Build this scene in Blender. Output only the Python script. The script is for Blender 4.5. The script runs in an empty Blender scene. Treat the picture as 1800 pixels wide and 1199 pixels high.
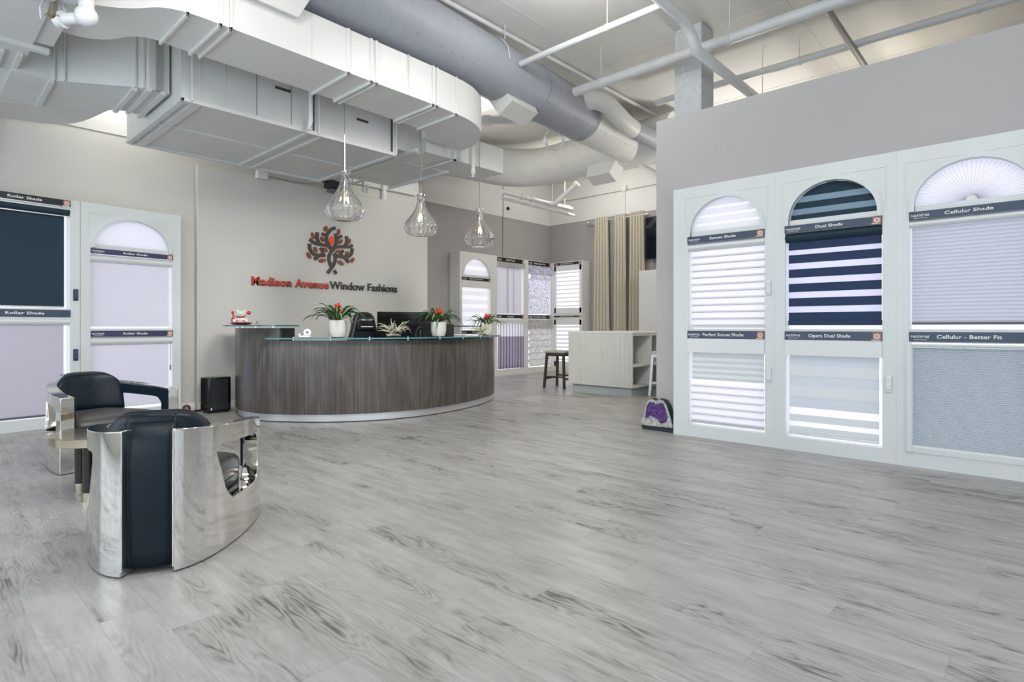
import bpy, bmesh, math, random
from mathutils import Vector, Matrix
random.seed(7)
SC = bpy.context.scene
COL = SC.collection
PI = math.pi

# ------------------------------------------------------------------ camera
cd = bpy.data.cameras.new('camera'); cam = bpy.data.objects.new('camera', cd); COL.objects.link(cam)
cam.location = (0, 0, 1.15)
cam.rotation_euler = (PI/2, 0, math.atan2(0.68099, 0.73229) - PI/2)
cd.sensor_width = 36; cd.lens = 36*1011/1800
cd.shift_y = -25/1800
cd.clip_start = 0.05; cd.clip_end = 100
SC.camera = cam

# ------------------------------------------------------------------ world, exposure
w = bpy.data.worlds.new('world'); SC.world = w; w.use_nodes = True
w.node_tree.nodes['Background'].inputs[0].default_value = (0.80, 0.90, 1.0, 1)
w.node_tree.nodes['Background'].inputs[1].default_value = 1.5
SC.view_settings.view_transform = 'Standard'
SC.view_settings.look = 'None'
SC.view_settings.gamma = 1
SC.view_settings.use_curve_mapping = False
SC.view_settings.exposure = 0.30
SC.cycles.max_bounces = 10; SC.cycles.diffuse_bounces = 5; SC.cycles.glossy_bounces = 5
SC.cycles.transparent_max_bounces = 24; SC.cycles.transmission_bounces = 8
SC.cycles.caustics_reflective = False; SC.cycles.caustics_refractive = False
SC.cycles.sample_clamp_indirect = 6
SC.cycles.use_denoising = True

def area(name, loc, rot, sx, sy, power, color):
    l = bpy.data.lights.new(name, 'AREA'); l.shape = 'RECTANGLE'; l.size = sx; l.size_y = sy
    l.energy = power; l.color = color
    o = bpy.data.objects.new(name, l); COL.objects.link(o); o.location = loc; o.rotation_euler = rot
    return o
def point(name, loc, power, color, r=0.12):
    l = bpy.data.lights.new(name, 'POINT'); l.energy = power; l.color = color; l.shadow_soft_size = r
    o = bpy.data.objects.new(name, l); COL.objects.link(o); o.location = loc
    return o
# added fill lights as daylight from assumed shop windows behind and left of camera
area('added_daylight_front', (0.9, -3.9, 1.7), (PI/2, 0, PI), 6.0, 2.9, 205, (0.88, 0.94, 1.0))
area('added_daylight_side', (-2.4, 3.0, 1.7), (PI/2, 0, -PI/2), 8.0, 2.9, 60, (0.80, 0.90, 1.0))
def spot(name, loc, target, power, cone, color=(1.0, 0.97, 0.93), blend=.9, r=.12):
    l = bpy.data.lights.new(name, 'SPOT'); l.energy = power; l.color = color; l.spot_size = math.radians(cone); l.spot_blend = blend; l.shadow_soft_size = r
    o = bpy.data.objects.new(name, l); COL.objects.link(o); o.location = loc
    o.rotation_euler = (Vector(target)-Vector(loc)).to_track_quat('-Z', 'Y').to_euler(); return o
spot('added_spot', (2.6, 2.4, 3.7), (5.0, 8.5, .9), 430, 56, r=.55)  # added unseen spots that brighten walls, displays, back corner and floor
spot('added_spot', (0.9, 2.4, 3.7), (1.9, 8.4, .9), 330, 56, r=.5)
spot('added_spot', (2.9, 2.5, 3.7), (9.0, 7.8, .8), 620, 42, r=.45)
spot('added_spot', (2.2, 2.3, 3.8), (4.6, 4.9, 0), 230, 76, (1.0, .96, .90), r=.5)
spot('added_spot', (3.2, 2.3, 3.8), (.9, 4.0, 0), 150, 60, (1.0, .97, .93), r=.18)  # added spot that throws the near chair's shadow to the left
# added ceiling fill above the camera, out of view, no fixtures built
for i, (x, y) in enumerate([(-.4, 0.9), (1.2, -0.6), (0.2, 3.0), (2.0, 1.4)]):
    area('ceiling_fill_light', (x, y, 4.78), (0, 0, 0), 1.2, 0.4, 27, (1.0, 0.97, 0.93))
point('hidden_back_light', (9.2, 1.6, 4.0), 20, (1.0, 0.9, 0.74), 0.25)  # unseen light set behind the grey wall to warm the ceiling there
point('hidden_back_light', (9.6, 3.6, 3.3), 95, (1.0, 0.96, 0.9), 0.35)  # added unseen light that brightens the back zone and duct undersides
point('assumed_uplight', (1.9, 4.2, 4.45), 10, (1.0, 0.98, 0.93), 0.08)  # assumed unseen lamps that light ceiling, ducts and upper walls, no fixtures built
point('assumed_uplight', (1.9, 8.1, 4.3), 24, (1.0, 0.97, 0.9), 0.08)
point('assumed_uplight', (6.3, 6.9, 4.3), 42, (1.0, 0.97, 0.9), 0.12)
point('assumed_uplight', (10.3, 7.4, 4.3), 45, (1.0, 0.96, 0.9), 0.12)
point('assumed_uplight', (4.6, 3.4, 4.45), 33, (1.0, 0.98, 0.94), 0.1)

# ------------------------------------------------------------------ materials
def mat(name, color=(.8, .8, .8), rough=.5, metal=0, spec=.5, **kw):
    m = bpy.data.materials.new(name); m.use_nodes = True
    b = m.node_tree.nodes['Principled BSDF']
    b.inputs['Base Color'].default_value = (*color, 1)
    b.inputs['Roughness'].default_value = rough
    b.inputs['Metallic'].default_value = metal
    b.inputs['Specular IOR Level'].default_value = spec
    for k, v in kw.items():
        b.inputs[k.replace('_', ' ')].default_value = v
    return m
def nodes(m):
    nt = m.node_tree
    return nt, nt.nodes, nt.links, nt.nodes['Principled BSDF']
def N(nt, t, **kw):
    n = nt.nodes.new(t)
    for k, v in kw.items():
        if k in n.inputs: n.inputs[k].default_value = v
        else: setattr(n, k, v)
    return n
def speckle(m, scale, amt, bump=0.0, detail=3):
    """subtle natural unevenness of a painted or cast surface"""
    nt, ns, ln, b = nodes(m)
    c = b.inputs['Base Color'].default_value[:]
    tc = N(nt, 'ShaderNodeTexCoord'); nz = N(nt, 'ShaderNodeTexNoise', Scale=scale, Detail=detail)
    ln.new(tc.outputs['Object'], nz.inputs['Vector'])
    r = N(nt, 'ShaderNodeValToRGB'); ln.new(nz.outputs['Fac'], r.inputs[0])
    r.color_ramp.elements[0].position = .35; r.color_ramp.elements[1].position = .65
    r.color_ramp.elements[0].color = (*[x*(1-amt) for x in c[:3]], 1)
    r.color_ramp.elements[1].color = (*[min(1, x*(1+amt*.4)) for x in c[:3]], 1)
    ln.new(r.outputs[0], b.inputs['Base Color'])
    if bump:
        bp = N(nt, 'ShaderNodeBump', Strength=bump, Distance=.01)
        ln.new(nz.outputs['Fac'], bp.inputs['Height']); ln.new(bp.outputs[0], b.inputs['Normal'])
    return m
def translucent(name, color, fac, rough=.8, noise=None):
    m = bpy.data.materials.new(name); m.use_nodes = True
    nt = m.node_tree; ns = nt.nodes; ln = nt.links; ns.clear()
    o = ns.new('ShaderNodeOutputMaterial'); mx = ns.new('ShaderNodeMixShader')
    d = ns.new('ShaderNodeBsdfDiffuse'); t = ns.new('ShaderNodeBsdfTranslucent')
    d.inputs[0].default_value = (*color, 1); t.inputs[0].default_value = (*color, 1)
    mx.inputs[0].default_value = fac
    ln.new(d.outputs[0], mx.inputs[1]); ln.new(t.outputs[0], mx.inputs[2]); ln.new(mx.outputs[0], o.inputs[0])
    if noise:
        sc, c2, stretch = noise
        tc = ns.new('ShaderNodeTexCoord'); mp = ns.new('ShaderNodeMapping'); mp.inputs['Scale'].default_value = stretch
        nz = ns.new('ShaderNodeTexNoise'); nz.inputs['Scale'].default_value = sc; nz.inputs['Detail'].default_value = 6
        r = ns.new('ShaderNodeValToRGB'); r.color_ramp.elements[0].position = .4; r.color_ramp.elements[1].position = .6
        r.color_ramp.elements[0].color = (*c2, 1); r.color_ramp.elements[1].color = (*color, 1)
        ln.new(tc.outputs['Object'], mp.inputs[0]); ln.new(mp.outputs[0], nz.inputs['Vector']); ln.new(nz.outputs['Fac'], r.inputs[0])
        ln.new(r.outputs[0], d.inputs[0]); ln.new(r.outputs[0], t.inputs[0])
    return m
def emissive(name, color, s):
    m = bpy.data.materials.new(name); m.use_nodes = True
    nt = m.node_tree; nt.nodes.clear()
    o = nt.nodes.new('ShaderNodeOutputMaterial'); e = nt.nodes.new('ShaderNodeEmission')
    e.inputs[0].default_value = (*color, 1); e.inputs[1].default_value = s
    nt.links.new(e.outputs[0], o.inputs[0]); return m
def clear_glass(name, tint=(1, 1, 1), refl=1.0, rough=0.02, base=0.0):
    """thin clear glass: sees through, reflects by the Fresnel law"""
    m = bpy.data.materials.new(name); m.use_nodes = True
    nt = m.node_tree; ns = nt.nodes; ln = nt.links; ns.clear()
    o = ns.new('ShaderNodeOutputMaterial'); mx = ns.new('ShaderNodeMixShader')
    t = ns.new('ShaderNodeBsdfTransparent'); g = ns.new('ShaderNodeBsdfGlossy'); f = ns.new('ShaderNodeFresnel')
    f.inputs[0].default_value = 1.5; t.inputs[0].default_value = (*tint, 1); g.inputs['Roughness'].default_value = rough
    ma = ns.new('ShaderNodeMath'); ma.operation = 'MULTIPLY_ADD'; ma.inputs[1].default_value = refl; ma.inputs[2].default_value = base; ma.use_clamp = True
    ln.new(f.outputs[0], ma.inputs[0]); ln.new(ma.outputs[0], mx.inputs[0])
    ln.new(t.outputs[0], mx.inputs[1]); ln.new(g.outputs[0], mx.inputs[2]); ln.new(mx.outputs[0], o.inputs[0])
    return m

M = {}
M['ceil'] = speckle(mat('ceiling_paint', (.72, .715, .68), .85), .6, .05)
M['white_wall'] = speckle(mat('white_wall_paint', (.70, .70, .68), .8), 1.2, .03)
M['wall_left'] = speckle(mat('warm_white_paint', (.60, .585, .55), .8), 1.0, .03)
M['wall_grey'] = speckle(mat('grey_wall_paint', (.355, .34, .335), .8), 1.3, .04)
M['wall_soffit'] = speckle(mat('light_grey_paint', (.45, .438, .435), .75), .8, .04)
M['feature'] = speckle(mat('feature_panel_paint', (.56, .55, .52), .7), .8, .03)
M['trim'] = mat('trim_white', (.74, .76, .76), .45)
M['frame'] = speckle(mat('display_white', (.69, .72, .715), .42), 2.0, .03)
M['frame_back'] = speckle(mat('display_cream', (.67, .67, .64), .45), 2.0, .03)
M['duct'] = speckle(mat('duct_paint', (.68, .69, .68), .5), 1.5, .05)
M['duct_white'] = speckle(mat('duct_white_paint', (.76, .76, .74), .5), 1.5, .04)
M['duct_lilac'] = speckle(mat('spiral_duct_paint', (.35, .37, .42), .5), 1.5, .04)
M['pipe'] = speckle(mat('pipe_paint', (.72, .73, .74), .4), 3, .05)
M['pipe_dark'] = mat('pipe_grey', (.34, .34, .32), .5)
M['seam_dark'] = mat('seam_dark', (.06, .06, .06), .7)
M['concrete'] = speckle(mat('painted_concrete', (.60, .62, .64), .75), 22, .10, .2, 8)
M['steel'] = mat('polished_steel', (.80, .79, .77), .055, 1)
M['brass'] = mat('brushed_brass', (.62, .55, .40), .16, 1)
M['chrome'] = mat('chrome', (.8, .8, .8), .08, 1)
M['alu'] = mat('brushed_aluminium', (.72, .73, .75), .35, .8)
M['leather'] = speckle(mat('navy_leather', (.003, .011, .020), .40, spec=.3), 90, .25, .12, 4)
M['leather_seat'] = speckle(mat('charcoal_leather', (.075, .072, .068), .38), 90, .2, .12, 4)
M['piping'] = mat('piping_black', (.004, .005, .006), .5)
M['black_gloss'] = mat('black_gloss', (.006, .006, .007), .12)
M['black'] = mat('black_plastic', (.012, .013, .016), .4)
M['screen'] = mat('screen_glass', (.004, .006, .012), .08)
M['grey_plastic'] = mat('grey_plastic', (.10, .11, .12), .4)
M['ebony'] = mat('ebony_leg', (.018, .016, .013), .14)
M['white_ceramic'] = mat('white_ceramic', (.62, .61, .57), .4)
M['soil'] = mat('soil', (.03, .02, .015), .9)
M['flower'] = mat('red_bract', (.78, .055, .012), .45)
M['airplant'] = mat('air_plant_leaf', (.50, .50, .36), .6)
M['dried'] = mat('dried_wood', (.36, .34, .28), .8)
M['red'] = mat('red_lacquer', (.42, .012, .02), .25)
M['sign_navy'] = mat('sign_navy', (.045, .068, .115), .4)
M['sign_black'] = mat('sign_black', (.008, .010, .012), .4)
M['sign_purple'] = mat('sign_indigo', (.05, .05, .12), .4)
M['letter'] = mat('white_lettering', (.85, .85, .85), .5)
M['copper'] = mat('copper_badge', (.42, .17, .11), .45)
M['badge'] = mat('badge_cream', (.72, .58, .52), .5)
M['orange'] = mat('orange_letter', (.50, .075, .03), .5)
M['bright_orange'] = mat('bright_orange', (.85, .075, .008), .4)
M['sign_brown'] = mat('dark_brown_letter', (.060, .046, .038), .5)
M['rust'] = mat('rust_brown', (.22, .058, .022), .5)
M['sign_grey'] = mat('charcoal_letter', (.05, .047, .045), .5)
M['panel'] = emissive('light_panel', (.88, .88, 1.0), 1.3)
M['panel_back'] = emissive('light_panel_back', (.90, .90, 1.0), 1.25)
M['bulb'] = emissive('bulb_filament', (1, .84, .66), 60)
M['fixture'] = emissive('fixture_diffuser', (1, .96, .9), 3)
M['glass'] = mat('pendant_glass', (1, 1, 1), .02, Transmission_Weight=1.0, IOR=1.42)
M['bulb_glass'] = clear_glass('bulb_glass', (1, .97, .92), .7)
M['glass_top'] = clear_glass('green_glass', (.70, .86, .84), 1.6, .02, .06)
M['glass_edge'] = mat('glass_edge', (.05, .19, .19), .15)
M['sheer'] = translucent('sheer_fabric', (.90, .90, .93), .62)
M['vane'] = translucent('white_vane', (.62, .62, .66), .35)
M['white_shade'] = translucent('white_shade', (.80, .80, .84), .52)
M['white_dense'] = translucent('dense_white_shade', (.66, .70, .70), .22)
M['grey_shade'] = translucent('grey_lilac_shade', (.66, .65, .70), .5)
M['cell'] = translucent('cellular_fabric', (.64, .66, .71), .42)
M['cell2'] = translucent('cellular_fabric_fine', (.60, .645, .67), .25)
M['navy_shade'] = mat('navy_shade', (.014, .034, .095), .75)
M['navy_roller'] = speckle(mat('navy_roller_fabric', (.012, .036, .055), .8), 60, .12)
M['blue_grey'] = translucent('slate_sheer', (.20, .29, .35), .45)
M['dual_sheer'] = translucent('lilac_sheer', (.72, .72, .86), .55)
M['roman'] = translucent('roman_paisley', (.84, .84, .92), .5, noise=(26, (.42, .43, .50), (1, 1, 1)))
M['roman2'] = translucent('roman_beige', (.72, .71, .69), .45, noise=(34, (.42, .41, .37), (1, 1, 1)))
M['panel_sheer'] = translucent('vertical_sheer', (.80, .79, .83), .5)
M['purple_sheer'] = translucent('purple_sheer', (.36, .33, .42), .45)
M['shutter'] = mat('shutter_white', (.74, .75, .76), .4)
M['beige_fabric'] = speckle(mat('beige_curtain', (.50, .46, .37), .8), 40, .08)
M['island'] = None
M['stool_seat'] = speckle(mat('grey_fabric', (.42, .40, .37), .9), 200, .3)
M['dark_wood'] = mat('dark_stained_wood', (.045, .038, .028), .45)
M['cabinet'] = mat('cabinet_white', (.66, .66, .64), .5)
M['toe'] = mat('toe_kick', (.40, .45, .45), .5)
M['amethyst'] = speckle(mat('amethyst', (.13, .06, .28), .18), 60, .75, .9, 8)
M['quartz'] = speckle(mat('geode_quartz', (.50, .49, .47), .4), 40, .45, .5, 6)
M['geode_base'] = mat('geode_skin', (.015, .024, .035), .45)
M['island_toe'] = M['toe']

def leaf_material():
    m = mat('bromeliad_leaf', (.035, .13, .03), .35)
    nt, ns, ln, b = nodes(m)
    a = N(nt, 'ShaderNodeAttribute', attribute_name='across')
    r = N(nt, 'ShaderNodeValToRGB'); ln.new(a.outputs['Fac'], r.inputs[0])
    e = r.color_ramp.elements
    e[0].position = 0; e[0].color = (.022, .085, .018, 1)
    e[1].position = 1; e[1].color = (.022, .085, .018, 1)
    for p, c in ((.36, (.03, .11, .022, 1)), (.44, (.36, .42, .22, 1)), (.56, (.36, .42, .22, 1)), (.64, (.03, .11, .022, 1))):
        x = e.new(p); x.color = c
    ln.new(r.outputs[0], b.inputs['Base Color']); return m
M['leaf'] = leaf_material()

def floor_material():
    m = mat('plank_floor', (.5, .5, .48), .36)
    nt, ns, ln, b = nodes(m)
    tc = N(nt, 'ShaderNodeTexCoord'); sp = N(nt, 'ShaderNodeSeparateXYZ'); ln.new(tc.outputs['Object'], sp.inputs[0])
    def math_(op, a, bb=None, c=None):
        n = nt.nodes.new('ShaderNodeMath'); n.operation = op
        for i, v in enumerate((a, bb, c)):
            if v is None: continue
            if isinstance(v, (int, float)): n.inputs[i].default_value = v
            else: ln.new(v, n.inputs[i])
        return n.outputs[0]
    W, L = .18, 1.22
    u = math_('DIVIDE', sp.outputs[0], W); row = math_('FLOOR', u); fu = math_('FRACT', u)
    wn = N(nt, 'ShaderNodeTexWhiteNoise', noise_dimensions='1D'); ln.new(row, wn.inputs['W'])
    v = math_('ADD', math_('DIVIDE', sp.outputs[1], L), wn.outputs['Value']); pl = math_('FLOOR', v); fv = math_('FRACT', v)
    cb = N(nt, 'ShaderNodeCombineXYZ'); ln.new(row, cb.inputs[0]); ln.new(pl, cb.inputs[1])
    wn2 = N(nt, 'ShaderNodeTexWhiteNoise', noise_dimensions='3D'); ln.new(cb.outputs[0], wn2.inputs['Vector'])
    rnd = wn2.outputs['Value']
    # grain coordinates: stretched along the plank, shifted per plank
    g = N(nt, 'ShaderNodeCombineXYZ')
    ln.new(math_('ADD', sp.outputs[0], math_('MULTIPLY', rnd, 31.0)), g.inputs[0])
    ln.new(math_('MULTIPLY', sp.outputs[1], .16), g.inputs[1]); ln.new(math_('MULTIPLY', rnd, 17.0), g.inputs[2])
    n1 = N(nt, 'ShaderNodeTexNoise', Scale=5.5, Detail=3, Roughness=.5); ln.new(g.outputs[0], n1.inputs['Vector'])
    # growth rings from the level lines of a smooth noise
    rg = math_('FRACT', math_('MULTIPLY', n1.outputs['Fac'], 22.0))
    rings = math_('ABSOLUTE', math_('SUBTRACT', rg, .5))
    g2 = N(nt, 'ShaderNodeCombineXYZ')
    ln.new(math_('ADD', sp.outputs[0], math_('MULTIPLY', rnd, 13.0)), g2.inputs[0]); ln.new(math_('MULTIPLY', sp.outputs[1], .035), g2.inputs[1])
    n2 = N(nt, 'ShaderNodeTexNoise', Scale=90, Detail=6, Roughness=.65); ln.new(g2.outputs[0], n2.inputs['Vector'])
    g3 = N(nt, 'ShaderNodeCombineXYZ')
    ln.new(math_('ADD', sp.outputs[0], math_('MULTIPLY', rnd, 7.0)), g3.inputs[0]); ln.new(math_('MULTIPLY', sp.outputs[1], .22), g3.inputs[1])
    n3 = N(nt, 'ShaderNodeTexNoise', Scale=11, Detail=4, Roughness=.6); ln.new(g3.outputs[0], n3.inputs['Vector'])
    # where the rings show
    n4 = N(nt, 'ShaderNodeTexNoise', Scale=3.5, Detail=2); ln.new(g3.outputs[0], n4.inputs['Vector'])
    vis = N(nt, 'ShaderNodeMapRange'); ln.new(n4.outputs['Fac'], vis.inputs[0])
    vis.inputs[1].default_value = .42; vis.inputs[2].default_value = .62
    t = math_('MULTIPLY', math_('MULTIPLY', rings, vis.outputs[0]), .75)
    f = math_('ADD', math_('MULTIPLY', n2.outputs['Fac'], .55), math_('MULTIPLY', n3.outputs['Fac'], 1.15))
    f = math_('SUBTRACT', f, .09)
    f = math_('SUBTRACT', f, t)
    f = math_('ADD', f, math_('MULTIPLY', rnd, .16))
    r = N(nt, 'ShaderNodeValToRGB'); ln.new(f, r.inputs[0])
    e = r.color_ramp.elements
    e[0].position = .34; e[0].color = (.115, .109, .103, 1)
    e[1].position = 1.0; e[1].color = (.42, .41, .395, 1)
    x = e.new(.56); x.color = (.30, .288, .272, 1)
    x = e.new(.76); x.color = (.355, .346, .330, 1)
    # joints
    ju = math_('MINIMUM', fu, math_('SUBTRACT', 1.0, fu)); jv = math_('MINIMUM', fv, math_('SUBTRACT', 1.0, fv))
    j = math_('MINIMUM', math_('MULTIPLY', ju, W), math_('MULTIPLY', jv, L))
    jm = N(nt, 'ShaderNodeMapRange'); ln.new(j, jm.inputs[0]); jm.inputs[1].default_value = .0004; jm.inputs[2].default_value = .0016
    jm.inputs[3].default_value = .72; jm.inputs[4].default_value = 1.0
    mix = N(nt, 'ShaderNodeMix', data_type='RGBA', blend_type='MULTIPLY'); mix.inputs[0].default_value = 1
    ln.new(r.outputs[0], mix.inputs[6]); ln.new(jm.outputs[0], mix.inputs[7])
    ln.new(mix.outputs[2], b.inputs['Base Color'])
    rr = N(nt, 'ShaderNodeMapRange'); ln.new(f, rr.inputs[0]); rr.inputs[1].default_value = .3; rr.inputs[2].default_value = 1.0
    rr.inputs[3].default_value = .46; rr.inputs[4].default_value = .30
    ln.new(rr.outputs[0], b.inputs['Roughness'])
    bp = N(nt, 'ShaderNodeBump', Strength=.18, Distance=.004); ln.new(f, bp.inputs['Height']); ln.new(bp.outputs[0], b.inputs['Normal'])
    return m
M['floor'] = floor_material()

def desk_material():
    m = mat('desk_veneer', (.1, .09, .08), .27)
    nt, ns, ln, b = nodes(m)
    uv = N(nt, 'ShaderNodeAttribute', attribute_name='along')
    sp = N(nt, 'ShaderNodeSeparateXYZ'); tc = N(nt, 'ShaderNodeTexCoord'); ln.new(tc.outputs['Object'], sp.inputs[0])
    def vec(sx, sz):
        c = N(nt, 'ShaderNodeCombineXYZ')
        a = N(nt, 'ShaderNodeMath', operation='MULTIPLY'); a.inputs[1].default_value = sx; ln.new(uv.outputs['Fac'], a.inputs[0])
        z = N(nt, 'ShaderNodeMath', operation='MULTIPLY'); z.inputs[1].default_value = sz; ln.new(sp.outputs[2], z.inputs[0])
        ln.new(a.outputs[0], c.inputs[0]); ln.new(z.outputs[0], c.inputs[2]); return c.outputs[0]
    n1 = N(nt, 'ShaderNodeTexNoise', Scale=1.0, Detail=3, Roughness=.5); ln.new(vec(1.5, .35), n1.inputs['Vector'])
    mu = N(nt, 'ShaderNodeMath', operation='MULTIPLY'); mu.inputs[1].default_value = 11; ln.new(n1.outputs['Fac'], mu.inputs[0])
    fr = N(nt, 'ShaderNodeMath', operation='PINGPONG'); fr.inputs[1].default_value = .5; ln.new(mu.outputs[0], fr.inputs[0])
    n2 = N(nt, 'ShaderNodeTexNoise', Scale=1.0, Detail=6, Roughness=.7); ln.new(vec(38, .8), n2.inputs['Vector'])
    ad = N(nt, 'ShaderNodeMath', operation='MULTIPLY_ADD'); ad.inputs[1].default_value = .30
    ln.new(fr.outputs[0], ad.inputs[0]); ln.new(n2.outputs['Fac'], ad.inputs[2])
    r = N(nt, 'ShaderNodeValToRGB'); ln.new(ad.outputs[0], r.inputs[0])
    e = r.color_ramp.elements
    e[0].position = .36; e[0].color = (.045, .038, .033, 1); e[1].position = .86; e[1].color = (.150, .140, .132, 1)
    x = e.new(.6); x.color = (.078, .069, .062, 1)
    ln.new(r.outputs[0], b.inputs['Base Color'])
    bp = N(nt, 'ShaderNodeBump', Strength=.08, Distance=.003); ln.new(n2.outputs['Fac'], bp.inputs['Height']); ln.new(bp.outputs[0], b.inputs['Normal'])
    return m
M['desk'] = desk_material()
def island_material():
    m = mat('fluted_laminate', (.60, .60, .57), .5)
    nt, ns, ln, b = nodes(m)
    tc = N(nt, 'ShaderNodeTexCoord'); mp = N(nt, 'ShaderNodeMapping'); mp.inputs['Scale'].default_value = (60, 60, .8)
    nz = N(nt, 'ShaderNodeTexNoise', Scale=1.0, Detail=3); ln.new(tc.outputs['Object'], mp.inputs[0]); ln.new(mp.outputs[0], nz.inputs['Vector'])
    r = N(nt, 'ShaderNodeValToRGB'); ln.new(nz.outputs['Fac'], r.inputs[0])
    r.color_ramp.elements[0].position = .3; r.color_ramp.elements[0].color = (.54, .54, .51, 1)
    r.color_ramp.elements[1].position = .7; r.color_ramp.elements[1].color = (.66, .66, .63, 1)
    ln.new(r.outputs[0], b.inputs['Base Color']); return m
M['island'] = island_material()

# ------------------------------------------------------------------ mesh builder
class MB:
    def __init__(s): s.v = []; s.f = []; s.m = []; s.attr = {}
    def add(s, vs, fs, mi=0):
        o = len(s.v); s.v += [tuple(p) for p in vs]; s.f += [tuple(o+i for i in f) for f in fs]; s.m += [mi]*len(fs); return s
    def box(s, x0, x1, y0, y1, z0, z1, mi=0):
        x0, x1 = min(x0, x1), max(x0, x1); y0, y1 = min(y0, y1), max(y0, y1); z0, z1 = min(z0, z1), max(z0, z1)
        return s.add([(x0,y0,z0),(x1,y0,z0),(x1,y1,z0),(x0,y1,z0),(x0,y0,z1),(x1,y0,z1),(x1,y1,z1),(x0,y1,z1)],
                     [(0,3,2,1),(4,5,6,7),(0,1,5,4),(1,2,6,5),(2,3,7,6),(3,0,4,7)], mi)
    def obox(s, a, b, wdt, z0, z1, mi=0):
        """box whose plan runs from a to b with width wdt"""
        a = Vector(a[:2]); b = Vector(b[:2]); d = (b-a).normalized(); n = Vector((-d.y, d.x))*wdt/2
        return s.prism([a-n, b-n, b+n, a+n], z0, z1, mi)
    def prism(s, poly, z0, z1, mi=0):
        n = len(poly); ar = sum(poly[i][0]*poly[(i+1)%n][1]-poly[(i+1)%n][0]*poly[i][1] for i in range(n))
        if ar < 0: poly = list(reversed(poly))
        vs = [(p[0], p[1], z0) for p in poly]+[(p[0], p[1], z1) for p in poly]
        return s.add(vs, [tuple(reversed(range(n))), tuple(range(n, 2*n))]+[(i, (i+1)%n, n+(i+1)%n, n+i) for i in range(n)], mi)
    def plate(s, poly, y0, y1, mi=0):
        """polygon in the xz plane, given thickness along y"""
        n = len(poly); ar = sum(poly[i][0]*poly[(i+1)%n][1]-poly[(i+1)%n][0]*poly[i][1] for i in range(n))
        if ar < 0: poly = list(reversed(poly))
        vs = [(p[0], y0, p[1]) for p in poly]+[(p[0], y1, p[1]) for p in poly]
        return s.add(vs, [tuple(range(n)), tuple(reversed(range(n, 2*n)))]+[(i, n+i, n+(i+1)%n, (i+1)%n) for i in range(n)], mi)
    def ring(s, c, t, r, n, up=None):
        t = Vector(t).normalized(); u = Vector(up) if up else (Vector((0,0,1)) if abs(t.z) < .9 else Vector((1,0,0)))
        a = t.cross(u).normalized(); b = a.cross(t).normalized(); c = Vector(c)
        return [c+a*math.cos(2*PI*i/n)*r+b*math.sin(2*PI*i/n)*r for i in range(n)]
    def tube(s, pts, r, n=12, mi=0, cap=True):
        pts = [Vector(p) for p in pts]; k = len(pts); rs = r if isinstance(r, (list, tuple)) else [r]*k
        vs = []
        for i, p in enumerate(pts):
            t = (pts[min(i+1, k-1)]-pts[max(i-1, 0)])
            if 0 < i < k-1:
                t = (pts[i+1]-p).normalized()+(p-pts[i-1]).normalized()
                sc = 1/max(.5, (t.normalized()).dot((pts[i+1]-p).normalized()))
            else: sc = 1
            vs += s.ring(p, t, rs[i]*sc, n)
        fs = [(i*n+j, i*n+(j+1)%n, (i+1)*n+(j+1)%n, (i+1)*n+j) for i in range(k-1) for j in range(n)]
        if cap: fs += [tuple(reversed(range(n))), tuple(range((k-1)*n, k*n))]
        return s.add(vs, fs, mi)
    def lathe(s, prof, n=32, c=(0,0,0), mi=0, ribs=0, depth=0, cap=True):
        vs = []; k = len(prof)
        for r, z in prof:
            for j in range(n):
                a = 2*PI*j/n; rr = r*(1+depth*math.cos(ribs*a)) if ribs else r
                vs.append((c[0]+rr*math.cos(a), c[1]+rr*math.sin(a), c[2]+z))
        fs = [(i*n+j, i*n+(j+1)%n, (i+1)*n+(j+1)%n, (i+1)*n+j) for i in range(k-1) for j in range(n)]
        if cap: fs += [tuple(reversed(range(n))), tuple(range((k-1)*n, k*n))]
        return s.add(vs, fs, mi)
    def strip(s, x0, x1, prof, mi=0):
        """sheet: a (y, z) profile swept along x"""
        k = len(prof); vs = [(x0, y, z) for y, z in prof]+[(x1, y, z) for y, z in prof]
        return s.add(vs, [(i, k+i, k+i+1, i+1) for i in range(k-1)], mi)
    def sphere(s, c, r, mi=0, n=12, sc=(1,1,1)):
        k = n//2+1; prof = [(math.sin(PI*i/k), -math.cos(PI*i/k)) for i in range(1, k)]
        vs = [(c[0]+q*math.cos(2*PI*j/n)*r*sc[0], c[1]+q*math.sin(2*PI*j/n)*r*sc[1], c[2]+z*r*sc[2]) for q, z in prof for j in range(n)]
        b = len(vs); vs += [(c[0], c[1], c[2]-r*sc[2]), (c[0], c[1], c[2]+r*sc[2])]; kk = len(prof)
        fs = [(i*n+j, i*n+(j+1)%n, (i+1)*n+(j+1)%n, (i+1)*n+j) for i in range(kk-1) for j in range(n)]
        fs += [(b, (j+1)%n, j) for j in range(n)]+[(b+1, (kk-1)*n+j, (kk-1)*n+(j+1)%n) for j in range(n)]
        return s.add(vs, fs, mi)
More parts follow.
